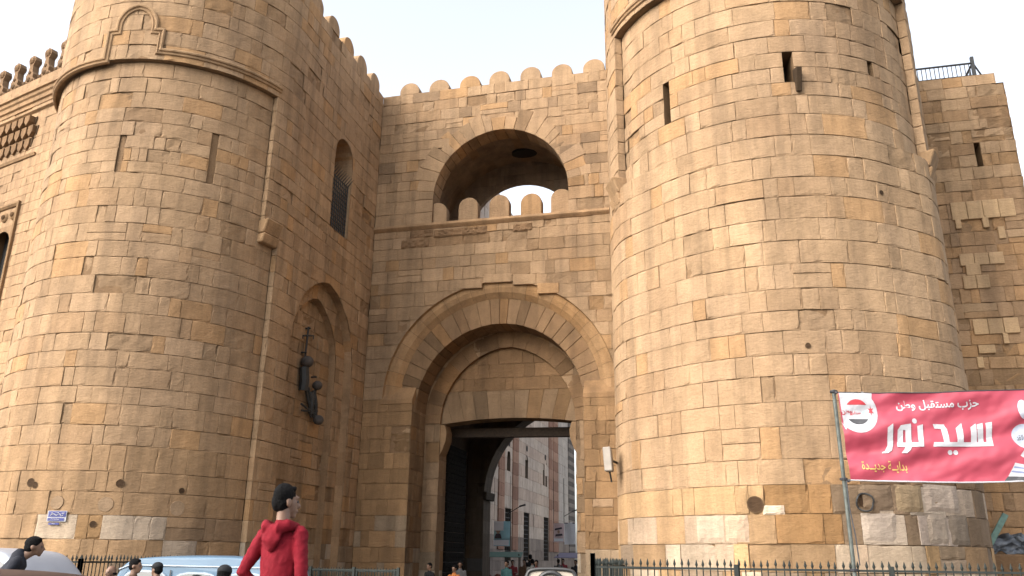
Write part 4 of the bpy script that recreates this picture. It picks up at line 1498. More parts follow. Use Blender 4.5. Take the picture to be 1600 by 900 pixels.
# ================================================================== BANNER
bt = thing('election_banner', 'crimson cloth banner with white Arabic lettering tied to a pole at the right', 'banner')
BX0, BX1, BZ0, BZ1, BY = 9.64, 13.55, 3.06, 4.56, -12.8
def bsurf(u, v, o=0.0):
    """u along the width, v up, both 0..1"""
    x = lerp(BX0, BX1, u)
    sag = -0.05*sin(pi*min(1, u*1.02))+0.0
    z = lerp(BZ0, BZ1, v)+sag-0.015*u*v
    x += 0.06*(1-v)*(1-u)*-1*0+0.05*(v-0.5)*-1*(1-u)
    f = 0.042*sin((v*1.0+u*0.9)*9.0+1.0)*sin(pi*min(1, u*1.1+.04))+0.034*sin((v*1.6-u*1.5)*11.0)*(1-abs(2*v-1)*.5)+0.03*noise.noise(Vector((u*9, v*7-u*6, 2)))+0.012*noise.noise(Vector((u*26, v*16-u*14, 7)))
    f += 0.035*math.exp(-((u-0.02)/.12)**2)*sin(v*14)
    return Vector((x, BY-f-o, z))
mb = MB()
nu, nv = 110, 44
G0 = [[mb.vert(bsurf(i/nu, j/nv)) for i in range(nu+1)] for j in range(nv+1)]
for j in range(nv):
    for i in range(nu):
        mb.face([G0[j][i], G0[j][i+1], G0[j+1][i+1], G0[j+1][i]])
CLOTH = plain('crimson_cloth', (0.30, 0.043, 0.068), 0.55, 0, 0.10, 2.0, 0.08, 120, 0, 0.4)
mb.build('cloth', CLOTH, bt, smooth=True, recalc=False)
WHITE = plain('white_print', (0.36, 0.36, 0.38), 0.6, 0, 0.05, 4)
GREY = plain('grey_print', (0.36, 0.38, 0.44), 0.6, 0, 0.2, 6)
YEL = plain('yellow_print', (0.45, 0.30, 0.09), 0.6, 0, 0.05, 4)
RED = plain('red_print', (0.33, 0.02, 0.03), 0.6, 0, 0.05, 4)
BLACK = plain('black_print', (0.03, 0.03, 0.035), 0.6, 0, 0.2, 4)
LBLUE = plain('pale_blue_print', (0.25, 0.52, 0.72), 0.6, 0, 0.05, 4)
# banner pixels (as read off the photograph of the cloth) to cloth u, v
bu = lambda px: (px-1313)/((12.45-BX0)/(BX1-BX0))**-1/ (1600-1313)
bv = lambda py, px=1400: ((748.0+(px-1318)*0.004)-(py))/(134.0)
def cloth_poly(name, mat, polys, o, parent=bt, conv=True):
    bm = bmesh.new()
    for pts in polys:
        vs = [bm.verts.new((bu(x), bv(y, x), 0) if conv else (x, y, 0)) for x, y in pts]
        try:
            bm.faces.new(vs)
        except ValueError:
            pass
    bmesh.ops.triangulate(bm, faces=bm.faces)
    for it in range(5):
        long_ = [e for e in bm.edges if abs(e.verts[0].co.x-e.verts[1].co.x)*3.9+abs(e.verts[0].co.y-e.verts[1].co.y)*1.5 > 0.09]
        if not long_:
            break
        bmesh.ops.subdivide_edges(bm, edges=long_, cuts=1)
        bmesh.ops.triangulate(bm, faces=bm.faces)
    for v in bm.verts:
        v.co = bsurf(v.co.x, v.co.y, o)
    me = bpy.data.meshes.new(name)
    bmesh.ops.recalc_face_normals(bm, faces=bm.faces)
    bm.to_mesh(me)
    bm.free()
    me.materials.append(mat)
    return obj(name, me, parent)
# zoom sheet coordinates of the big name: x = 1380 + zx/5.627, y = 600 + zy/5.627
Z = lambda pts: [(1380+a/5.627, 600+b/5.627) for a, b in pts]
strokes = [
    [(960, 345), (905, 352), (884, 545), (936, 545)], [(880, 350), (826, 362), (810, 520), (862, 520)], [(820, 352), (766, 385), (746, 520), (802, 520)],
    [(700, 345), (640, 388), (624, 520), (680, 520)], [(562, 395), (545, 352), (445, 350), (452, 388), (512, 392)], [(563, 392), (511, 388), (506, 520), (556, 520)],
    [(940, 510), (418, 508), (405, 545), (936, 545)],
    [(355, 352), (300, 368), (282, 545), (324, 545)], [(320, 508), (190, 508), (188, 545), (320, 545)],
    [(118, 400), (166, 400), (146, 545), (95, 545)], [(118, 404), (150, 364), (245, 348), (240, 404)], [(187, 398), (240, 396), (224, 512), (174, 512)],
    [(97, 508), (225, 508), (222, 545), (95, 545)], [(222, 540), (170, 540), (150, 566), (120, 597), (170, 597), (206, 570)],
    [(82, 350), (28, 385), (8, 540), (60, 530)], [(60, 525), (8, 535), (-20, 578), (-48, 588), (-50, 598), (5, 596), (42, 572)]]
for q_, st_ in enumerate(strokes):
    cloth_poly('lettering', WHITE, [Z(st_)], 0.0075+0.0006*q_)
cloth_poly('lettering', WHITE, [Z(p) for p in (el(283, 325, 22, 22, 16), el(550, 592, 21, 20, 16), el(600, 592, 21, 20, 16))], 0.007)
# text in presentation forms, laid out right to left
def ar(words):
    return words[::-1]
def cloth_text(name, s, x0, x1, ybase, ytop, mat, o, bold=0.0):
    cu = bpy.data.curves.new(name, 'FONT')
    cu.body = s
    cu.size = 1.0
    cu.offset = bold
    cu.resolution_u = 3
    ob = bpy.data.objects.new(name, cu)
    COL.objects.link(ob)
    bpy.context.view_layer.update()
    dg = bpy.context.evaluated_depsgraph_get()
    me = bpy.data.meshes.new_from_object(ob.evaluated_get(dg))
    bpy.data.objects.remove(ob)
    if not me.vertices:
        return None
    xs = [v.co.x for v in me.vertices]
    ys = [v.co.y for v in me.vertices]
    a, b, c, d = min(xs), max(xs), min(ys), max(ys)
    for v in me.vertices:
        px = lerp(x0, x1, (v.co.x-a)/(b-a))
        py = lerp(ybase, ytop, (v.co.y-c)/(d-c))
        v.co = bsurf(bu(px), bv(py, px), o)
    me.materials.clear()
    me.materials.append(mat)
    return obj(name, me, bt)
# hah-zain-beh, meem-seen-teh-qaf-beh-lam, waw-tah-noon
t1 = '\uFEA3\uFEB0\uFE8F \uFEE3\uFEB4\uFE98\uFED8\uFE92\uFEDE \uFEED\uFEC3\uFEE6'
t2 = '\uFE91\uFEAA\uFE8D\uFEF3\u0640\u0640\uFE94 \uFE9F\uFEAA\uFEF3\u0640\u0640\uFEAA\uFE93'
cloth_text('party_line', ar(t1), 1406, 1535, 642, 625, WHITE, 0.008, 0.022)
cloth_text('slogan', ar(t2), 1334, 1408, 735, 718, YEL, 0.008, 0.014)
# round emblem in the upper corner
E_ = lambda px, py, a, b, n=40: [(px+a*cos(2*pi*i/n), py+b*sin(2*pi*i/n)) for i in range(n)]
corner = [(1314.5, 614.5), (1369, 615)]+[(1341+32.5*cos(t*pi/18), 643.5+33*sin(t*pi/18)) for t in range(-7, 16)]+[(1318, 672), (1316, 668)]
cloth_poly('emblem_ground', WHITE, [corner], 0.005)
up_ = [(1341+19.5*cos(pi*i/16), 644-19.5*sin(pi*i/16)) for i in range(3, 14)]
lo_ = [(1341+19.5*cos(pi*i/16), 644+19.5*sin(pi*i/16)) for i in range(3, 14)]
cloth_poly('emblem_red', RED, [up_], 0.008)
cloth_poly('emblem_black', BLACK, [lo_], 0.008)
cloth_poly('emblem_blue', LBLUE, [[(1349, 644), (1357, 641), (1357, 650), (1347, 650)]], 0.008)
cloth_text('emblem_word', ar('\uFEED\uFEC3\uFEE6'), 1314.5, 1332, 649, 639, RED, 0.011, 0.02)
cloth_text('emblem_word', ar('\uFEE3\uFEB4\uFE98\uFED8\uFE92\uFEDE'), 1330, 1346, 649, 642, RED, 0.011, 0.01)
cloth_poly('emblem_star', RED, [[(1363+(5.2 if k % 2 else 2.0)*cos(k*pi/6), 642+(8.2 if k % 2 else 3.2)*sin(k*pi/6)) for k in range(12)]], 0.009)
# right-hand discs, ballot papers
cloth_poly('disc', GREY, [E_(1600, 645, 8, 14)], 0.006)
cloth_poly('disc', plain('silver_print', (0.30, 0.33, 0.40), 0.5, 0, 0.25, 5), [E_(1597, 684, 19, 18)], 0.005)
cloth_poly('ballot', WHITE, [[(1584, 712), (1593, 702), (1612, 710), (1604, 726)], [(1560, 742), (1574, 722), (1612, 731), (1605, 744)]], 0.006)
cloth_poly('ballot_dark', BLACK, [[(1553, 748), (1560, 741), (1640, 745), (1640, 749)]], 0.009)  # black print along the bottom of the ballots
cloth_poly('ballot_stripe', plain('blue_stripe', (0.14, 0.17, 0.28), 0.6), [[(1565, 735), (1568, 733), (1606, 738), (1606, 741)], [(1570, 729), (1572, 727), (1608, 733), (1608, 735)]], 0.009)
cloth_text('disc_word', ar('\uFE8E\uFEDF\uFED8\uFEA9'), 1584, 1596, 690, 681, BLACK, 0.010, 0.01)
cloth_poly('disc_mark', YEL, [[(1598, 676), (1602, 680), (1602, 692), (1597, 694)]], 0.010)
# white hem along the bottom and the dark cord at the top
mb = MB()
mb.tube([bsurf(i/60, 0.004, 0.004) for i in range(61)], 0.012, 6)
mb.build('hem', WHITE, bt)
mb = MB()
mb.tube([bsurf(i/60, 1.0, 0.0) for i in range(61)], 0.010, 6)
for k in (0, 1):
    p = bsurf(0, k)
    mb.tube([p, p+Vector((-.03, .02, .01)), p+Vector((-.05, .06, 0)), p+Vector((-.03, .0, -.02))], 0.018, 6)
mb.build('cord', BLACK, bt)
POLE = plain('painted_pole', (0.075, 0.085, 0.075), 0.6, 0.2, 0.45, 8)
for lab, xb, xt in (('grey green pole holding the left end of the red banner', 9.58, 9.56), ('grey green pole holding the far right end of the red banner', 13.70, 13.62)):
    pt_ = thing('banner_pole', lab, 'pole', 'poles holding the red banner')
    mb = MB()
    mb.tube([(xb, -12.74, 0.13), (lerp(xb, xt, .4), -12.74, 2.0), (xt, -12.74, 4.62)], 0.034, 10)
    mb.build('shaft', POLE, pt_)
    for z in (1.62, 3.08, 4.58):
        mb = MB()
        for dz in (0, .018):
            mb.tube([(lerp(xb, xt, z/4.6)+.055*cos(a*pi/6), -12.74+.055*sin(a*pi/6), z+dz) for a in range(13)], 0.012, 6)
        mb.build('binding', BLACK, pt_)
mb = MB()
mb.tube([(9.60, -12.80, 3.06), (9.60, -12.81, 2.6), (9.64, -12.82, 2.2), (9.66, -12.81, 1.7)], 0.010, 6)
tag(mb.build('loose_cord', BLACK), 'dark loose cord trailing down the banner pole', 'cord')

# ================================================================== SMALL THINGS ON THE STONE
# street name plate
sn = thing('street_sign', 'blue enamel street name plate with white writing on the left tower', 'sign')
NAVY = plain('blue_enamel', (0.022, 0.030, 0.16), 0.35, 0, 0.15, 8)
def tplate(name, a0, a1, z0, z1, o, mat):
    mb = MB()
    n = 8
    F = [[mb.vert(PB(sBl(lerp(a0, a1, i/n)), z, o)) for i in range(n+1)] for z in (z0, z1)]
    B = [[mb.vert(PB(sBl(lerp(a0, a1, i/n)), z, o-0.02)) for i in range(n+1)] for z in (z0, z1)]
    for i in range(n):
        mb.face([F[0][i], F[0][i+1], F[1][i+1], F[1][i]])
        mb.face([B[0][i+1], B[0][i], B[1][i], B[1][i+1]])
        mb.face([F[0][i+1], F[0][i], B[0][i], B[0][i+1]])
        mb.face([F[1][i], F[1][i+1], B[1][i+1], B[1][i]])
    for i in (0, n):
        mb.face([F[0][i], F[1][i], B[1][i], B[0][i]])
    return mb.build(name, mat, sn)
SA = lambda zx: 8.9+(zx-225)*(15.4-8.9)/(640-225)
SZ = lambda zy: 2.71-(zy-300)*(2.71-2.47)/(580-300)*0.93
tplate('backing', SA(205), SA(650), SZ(600), SZ(285), 0.035, WHITE)
tplate('upper_plate', SA(228), SA(635), SZ(468), SZ(300), 0.042, NAVY)
tplate('lower_plate', SA(225), SA(610), SZ(580), SZ(498), 0.042, NAVY)
tplate('number_plate', SA(262), SA(512), SZ(700), SZ(640), 0.042, NAVY)
mb = MB()
for st in ([(280, 430), (300, 400), (330, 385), (360, 375), (385, 400), (420, 420), (450, 405), (455, 385)],
           [(470, 380), (500, 380), (520, 400), (515, 430), (545, 435), (565, 425), (575, 400)], [(440, 345), (470, 340)], [(540, 360), (600, 352)], [(300, 355), (330, 350)], [(400, 340), (410, 350)]):
    mb.tube([PB(sBl(SA(a)), SZ(b), 0.046) for a, b in st], 0.010, 5)
for st in ([(305, 535), (330, 525), (350, 545), (380, 528), (410, 545), (440, 530), (470, 545), (495, 535)], [(340, 672), (370, 662), (400, 675), (420, 664)]):
    mb.tube([PB(sBl(SA(a)), SZ(b), 0.046) for a, b in st], 0.006, 5)
mb.build('writing', WHITE, sn)
# iron relics hanging in the blind arch
rlc = thing('hanging_relics', 'dark iron maces and stone balls hung with a cross-shaped bar in the blind arch', 'relics')
PXn = lambda y, z, o=0.0: Vector((-5.60+o, y, z))
mb = MB()
mb.bar(PXn(-3.80, 9.0, .12), PXn(-3.86, 7.8, .12), 0.035)
mb.bar(PXn(-4.12, 8.62, .12), PXn(-3.40, 8.80, .12), 0.028)
mb.bar(PXn(-4.12, 8.62, .12), PXn(-4.12, 8.52, .12), 0.02)
mb.bar(PXn(-3.40, 8.80, .12), PXn(-3.40, 8.68, .12), 0.02)
mb.build('cross_bar', IRON, rlc)
DUSTY = plain('dusty_stone_ball', (0.055, 0.045, 0.038), 0.85, 0, 0.3, 6, 0.3, 30)
for y, z, r_ in ((-3.92, 7.78, 0.21), (-3.08, 7.16, 0.17), (-2.80, 6.05, 0.18)):
    mb = MB()
    mb.ball(PXn(y, z, .25), (r_, r_, r_*0.92), 18, 12)
    mb.build('ball', DUSTY, rlc, smooth=True)
mb = MB()
for (y0, z0), (y1, z1), r_ in (((-3.92, 7.6), (-3.85, 6.85), .16), ((-3.75, 7.0), (-3.15, 6.1), .05), ((-3.55, 7.0), (-2.95, 6.1), .05), ((-3.1, 7.0), (-2.85, 6.2), .07), ((-3.0, 7.05), (-3.35, 6.4), .05),
                               ((-3.9, 6.4), (-2.9, 6.25), .035), ((-3.85, 6.2), (-3.0, 6.35), .035), ((-3.3, 6.9), (-3.2, 6.2), .09)):
    mb.tube([PXn(y0, z0, .16), PXn((y0+y1)/2, (z0+z1)/2-.04, .2), PXn(y1, z1, .16)], r_, 8)
mb.build('maces', IRON, rlc)
for y, z in ((-3.8, 8.95), (-3.92, 8.1), (-3.08, 7.45), (-2.8, 6.35)):
    mb = MB()
    mb.bar(PXn(y, z, 0), PXn(y, z, .2), 0.03)
    mb.build('hook', IRON, rlc)
# pale lamp housing on the edge of the right tower
lb = thing('floodlight', 'pale boxy floodlight fixed to the left edge of the right tower', 'lamp')
mb = MB()
mb.hexa([(4.90, -8.25, 3.72), (5.10, -8.35, 3.72), (5.10, -8.0, 3.72), (4.90, -7.9, 3.72), (4.86, -8.25, 4.28), (5.06, -8.35, 4.28), (5.06, -8.0, 4.28), (4.86, -7.9, 4.28)], 0.02)
mb.build('housing', plain('grey_white_paint', (0.23, 0.20, 0.165), 0.6, 0, 0.15, 6), lb)
mb = MB()
mb.bar((5.03, -7.95, 4.0), (5.14, -7.0, 4.0), 0.03)
mb.bar((5.0, -8.1, 3.75), (5.02, -7.9, 3.5), 0.02)
mb.build('bracket', IRON, lb)
# scrap wedged in the hole at the foot of the turret
sc_ = thing('scrap_heap', 'green plank and crumpled grey sheet wedged at the foot of the turret', 'scrap')
mb = MB()
a, b = Vector((14.35, -2.3, 2.05)), Vector((15.05, -2.1, 3.05))
q = Vector((.06, -.02, -.04))
mb.hexa([a-q, a+q, a+q+Vector((0, .06, 0)), a-q+Vector((0, .06, 0)), b-q, b+q, b+q+Vector((0, .06, 0)), b-q+Vector((0, .06, 0))], 0.01)
mb.build('plank', plain('pale_green_paint', (0.09, 0.16, 0.13), 0.7, 0, 0.3, 6), sc_)
mb = MB()
n = 14
G_ = [[mb.vert((14.5+1.15*i/n, -2.0+0.3*noise.noise(Vector((i*.5, j*.5, 4)))+.25*j/n, 2.02+0.55*(j/n)*(1-.5*abs(i/n-.6))+0.12*noise.noise(Vector((i*.4, j*.4, 9))))) for i in range(n+1)] for j in range(n+1)]
H_ = [[mb.vert(Vector(mb.v[G_[j][i]])+Vector((0, .02, -.015))) for i in range(n+1)] for j in range(n+1)]
for j in range(n):
    for i in range(n):
        mb.face([G_[j][i], G_[j][i+1], G_[j+1][i+1], G_[j+1][i]])
        mb.face([H_[j][i+1], H_[j][i], H_[j+1][i], H_[j+1][i+1]])
mb.build('sheet', plain('grey_sheet', (0.09, 0.10, 0.115), 0.5, 0.2, 0.35, 5), sc_, smooth=True, recalc=False)
mb = MB()
mb.hexa([(14.2, -2.5, .12), (16.4, -2.5, .12), (16.4, -1.1, .12), (14.2, -1.1, .12), (14.3, -2.45, 2.0), (16.3, -2.45, 2.0), (16.3, -1.1, 2.0), (14.3, -1.1, 2.0)], 0.05, (0.55, 0.5, 0.46))
tag(mb.build('stone_block', STONE), 'low worn masonry block carrying the scrap below the turret', 'masonry')

# ================================================================== VEHICLES
GLASS = plain('tinted_glass', (0.012, 0.015, 0.018), 0.08, 0, 0.1, 2, 0, 40, 0, 0.6)
TYRE = plain('tyre_rubber', (0.02, 0.02, 0.02), 0.85)
HUB = plain('wheel_steel', (0.30, 0.30, 0.30), 0.4, 0.6)
CHROME = plain('lamp_lens', (0.5, 0.48, 0.42), 0.15)
REDLENS = plain('tail_lens', (0.35, 0.01, 0.01), 0.2)
def smooth_outline(pts, it=2):
    for _ in range(it):
        out = []
        for a, b in zip(pts, pts[1:]+pts[:1]):
            out.append((lerp(a[0], b[0], .22), lerp(a[1], b[1], .22)))
            out.append((lerp(a[0], b[0], .78), lerp(a[1], b[1], .78)))
        pts = out
    return pts
def vehicle(name, label, cat, x, y, rz, outline, width, belt, top, paint, windows, wheels, roof_mat=None, wr=0.30, frame_mat=None, tumble=0.14, extra=None, group=None):
    """outline: side profile (x, z) ccw; windows: lists of (x, z) on the side"""
    t = thing(name, label, cat, group, (x, y, 0), rz)
    sm = smooth_outline(outline)
    cx_ = sum(p[0] for p in sm)/len(sm)
    cz_ = sum(p[1] for p in sm)/len(sm)
    hw = lambda z: width/2*(1-tumble*max(0.0, min(1, (z-belt)/(top-belt)))**1.3-0.06*max(0, (0.5-z)))
    mb = MB()
    vs = (-1, -0.985, -0.94, -0.8, -0.4, 0, 0.4, 0.8, 0.94, 0.985, 1)
    ins_ = (0.07, 0.03, 0.012, 0.0, -0.012, -0.016, -0.012, 0.0, 0.012, 0.03, 0.07)
    rings = []
    for v, i_ in zip(vs, ins_):
        row = []
        for px, pz in sm:
            dx_, dz_ = px-cx_, pz-cz_
            l = sqrt(dx_*dx_+dz_*dz_)
            k = 1-i_/l
            pz2 = cz_+dz_*k
            row.append(mb.vert((cx_+dx_*k, v*hw(pz), pz2)))
        rings.append(row)
    n = len(sm)
    for A, B in zip(rings, rings[1:]):
        for k in range(n):
            mb.face([A[k], A[(k+1) % n], B[(k+1) % n], B[k]])
    mb.face(rings[0])
    mb.face(rings[-1][::-1])
    body = mb.build('body', paint, t, smooth=True)
    m_ = body.data
    for p in m_.polygons:
        if len(p.vertices) > 4:
            p.use_smooth = False
    for sg in (-1, 1):
        for wpts in windows:
            for nm, mat, grow, o in (('window_frame', frame_mat or paint, 0.035, 0.006), ('window', GLASS, 0.0, 0.012)):
                wc = (sum(p[0] for p in wpts)/len(wpts), sum(p[1] for p in wpts)/len(wpts))
                q = smooth_outline(wpts, 2)
                out = []
                for px, pz in q:
                    dx_, dz_ = px-wc[0], pz-wc[1]
                    l = sqrt(dx_*dx_+dz_*dz_)
                    k = 1+grow/l
                    X, Zz = wc[0]+dx_*k, wc[1]+dz_*k
                    out.append((X, sg*(hw(Zz)+o), Zz))
                mb = MB()
                mb.prism(out, (0, -sg*0.05, 0))
                mb.build(nm, mat, t)
        for wx in wheels:
            mb = MB()
            mb.bar((wx, sg*(width/2-.2), wr), (wx, sg*(width/2+.01), wr), wr, 24)
            wo = mb.build('wheel', TYRE, t)
            mb = MB()
            mb.bar((wx, sg*(width/2), wr), (wx, sg*(width/2+.02), wr), wr*.58, 18)
            mb.build('hub', HUB, wo)
    if extra:
        extra(t, hw)
    return t
BLUE = plain('sky_blue_paint', (0.080, 0.138, 0.20), 0.5, 0, 0.05, 2, 0, 40, 0.1, 0.3)
WPAINT = plain('white_paint', (0.31, 0.33, 0.37), 0.45, 0, 0.05, 2, 0, 40, 0.15, 0.3)
MAROON = plain('dusty_maroon_paint', (0.034, 0.017, 0.017), 0.5, 0, 0.15, 3, 0, 40, 0.1, 0.3)
TRIM = plain('pale_trim', (0.22, 0.27, 0.32), 0.4)
def van_extra(t, hw):
    for sg in (-1, 1):
        mb = MB()
        mb.tube([(-1.55, sg*(hw(1.6)+.012), 1.535), (1.25, sg*(hw(1.6)+.012), 1.555), (1.45, sg*(hw(1.5)+.01), 1.48)], 0.016, 6)
        mb.build('rain_gutter', TRIM, t)
        mb = MB()
        mb.hexa([(.42, sg*hw(1)+sg*.003, .35), (.44, sg*hw(1)+sg*.003, .35), (.44, sg*hw(1)+sg*.010, .35), (.42, sg*hw(1)+sg*.010, .35), (.42, sg*hw(1.45)+sg*.003, 1.48), (.44, sg*hw(1.45)+sg*.003, 1.48), (.44, sg*hw(1.45)+sg*.01, 1.48), (.42, sg*hw(1.45)+sg*.01, 1.48)])
        mb.build('door_gap', BLACK, t)
    for sg in (-.5, .5):
        mb = MB()
        mb.ball((1.70, sg, .72), (.05, .1, .1), 12, 8)
        mb.build('headlight', CHROME, t)
        mb = MB()
        mb.ball((-1.68, sg, .75), (.03, .07, .12), 12, 8)
        mb.build('tail_light', REDLENS, t)
    mb = MB()
    q = [(1.62, .98), (1.46, 1.46), (1.48, 1.46), (1.645, .98)]
    A = [(px+.012, -.58*(1 if pz < 1.2 else .86), pz) for px, pz in q[:2]]+[(px+.012, .58*(1 if pz < 1.2 else .86), pz) for px, pz in q[:2]][::-1]
    mb.prism(A, (-.03, 0, 0))
    mb.build('windscreen', GLASS, t)
van_out = [(-1.66, .30), (1.62, .28), (1.72, .45), (1.70, .85), (1.62, 1.0), (1.46, 1.52), (1.26, 1.665), (.6, 1.715), (-.6, 1.72), (-1.4, 1.68), (-1.62, 1.56), (-1.68, 1.0), (-1.70, .5)]
vehicle('minivan', 'sky blue minivan with pale framed windows behind the person in red', 'van', -1.62, -13.75, pi+0.05, van_out, 1.42, 0.95, 1.7, BLUE,
        [[(-1.45, 1.0), (-.62, 1.0), (-.62, 1.42), (-1.42, 1.42)], [(-.5, 1.0), (.36, 1.0), (.36, 1.42), (-.5, 1.42)], [(.5, 1.0), (1.42, 1.0), (1.32, 1.35), (1.2, 1.44), (.5, 1.44)]], (-1.05, 1.15), wr=.28, frame_mat=TRIM, extra=van_extra)
def wv_extra(t, hw):
    for sg in (-.55, .55):
        mb = MB()
        mb.ball((2.1, sg, .8), (.05, .14, .1), 12, 8)
        mb.build('headlight', CHROME, t)
        mb = MB()
        mb.ball((-2.1, sg, .95), (.04, .08, .2), 12, 8)
        mb.build('tail_light', REDLENS, t)
wv_out = [(-2.1, .30), (2.1, .30), (2.18, .55), (2.12, .90), (1.75, 1.08), (1.25, 1.62), (.95, 1.77), (.2, 1.815), (-1.2, 1.80), (-1.75, 1.73), (-2.02, 1.45), (-2.12, 1.0), (-2.15, .5)]
vehicle('white_van', 'white van with a rounded roof end behind the dark jacketed person', 'van', -6.35, -14.0, 0.0, wv_out, 1.7, 1.0, 1.8, WPAINT,
        [[(-1.85, 1.08), (-.95, 1.08), (-.95, 1.56), (-1.72, 1.56)], [(-.85, 1.08), (.1, 1.08), (.1, 1.58), (-.85, 1.58)], [(.2, 1.08), (1.6, 1.08), (1.16, 1.52), (.95, 1.6), (.2, 1.6)]], (-1.35, 1.3), wr=.32, extra=wv_extra)
rc_out = [(-2.0, .28), (2.05, .28), (2.12, .5), (2.05, .82), (1.9, .98), (1.35, 1.42), (1.0, 1.55), (.3, 1.59), (-.5, 1.58), (-.95, 1.48), (-1.3, 1.02), (-2.0, .9), (-2.1, .55)]
vehicle('maroon_car', 'dusty maroon car whose roof edge shows in front of the dark jacketed person', 'car', 0.55, -21.4, 0.0, rc_out, 1.66, .92, 1.6, MAROON,
        [[(-1.1, 1.0), (.2, 1.0), (.2, 1.46), (-.72, 1.42)], [(.3, 1.0), (1.6, 1.0), (1.2, 1.36), (.95, 1.46), (.3, 1.46)]], (-1.3, 1.3), wr=.31, extra=wv_extra)
# motor tricycle with a framed windscreen in the middle of the road
tk = thing('motor_tricycle', 'motor tricycle with a black framed windscreen and cream fairing before the gate', 'tricycle', None, (5.30, -16.6, 0), 0.1)
BLK = plain('black_rubber_trim', (0.018, 0.018, 0.018), 0.45)
CREAM = plain('cream_panel', (0.34, 0.29, 0.23), 0.5)
mb = MB()
fr_ = smooth_outline([(-.33, .85), (.33, .85), (.36, 1.2), (.32, 1.58), (.2, 1.62), (-.2, 1.62), (-.32, 1.58), (-.36, 1.2)], 2)
mb.tube([(a, -.42+.15*(z-.85), z) for a, z in fr_+fr_[:2]], 0.024, 8)
mb.build('windscreen_frame', BLK, tk)
mb = MB()
mb.prism([(a*.96, -.41+.15*(z-.85), z-.02) for a, z in fr_ if True], (0, .012, 0))
mb.build('fairing', CREAM, tk)
mb = MB()
mb.tube([(.17*cos(pi*i/10), -.36, 1.42+.16*sin(pi*i/10)) for i in range(-3, 14)], 0.03, 8)
mb.tube([(-.36, -.1, 1.15), (-.15, -.2, 1.2), (.15, -.2, 1.2), (.36, -.1, 1.15)], 0.016, 8)
mb.build('handlebar', BLK, tk)
mb = MB()
mb.ball((0, -.5, .8), (.2, .2, .16), 16, 10)
mb.build('headlight', CHROME, tk)
mb = MB()
mb.bar((-.05, -.62, .28), (.05, -.62, .28), .28, 22)
mb.build('wheel', TYRE, tk)
for sg in (-1, 1):
    mb = MB()
    mb.bar((sg*.46, 1.5, .28), (sg*.58, 1.5, .28), .28, 22)
    mb.build('wheel', TYRE, tk)
    mb = MB()
    mb.tube([(sg*.1, -.62, .28), (sg*.1, -.5, .7), (sg*.08, -.35, 1.15)], .025, 8)
    mb.build('fork', HUB, tk)
mb = MB()
mb.hexa([(-.2, -.1, .55), (.2, -.1, .55), (.2, .6, .55), (-.2, .6, .55), (-.17, -.05, .82), (.17, -.05, .82), (.2, .6, .80), (-.2, .6, .80)], .05)
mb.build('seat', BLK, tk)
mb = MB()
mb.hexa([(-.6, .65, .5), (.6, .65, .5), (.6, 2.1, .5), (-.6, 2.1, .5), (-.6, .65, .56), (.6, .65, .56), (.6, 2.1, .56), (-.6, 2.1, .56)], .01)
for a, b in (((-.6, .65), (.6, .68)), ((-.6, 2.07), (.6, 2.1)), ((-.6, .65), (-.57, 2.1)), ((.57, .65), (.6, 2.1))):
    mb.box((a[0], a[1], .565), (b[0], b[1], .88))
mb.build('cargo_bed', plain('blue_bed', (0.05, 0.08, 0.16), 0.5), tk)

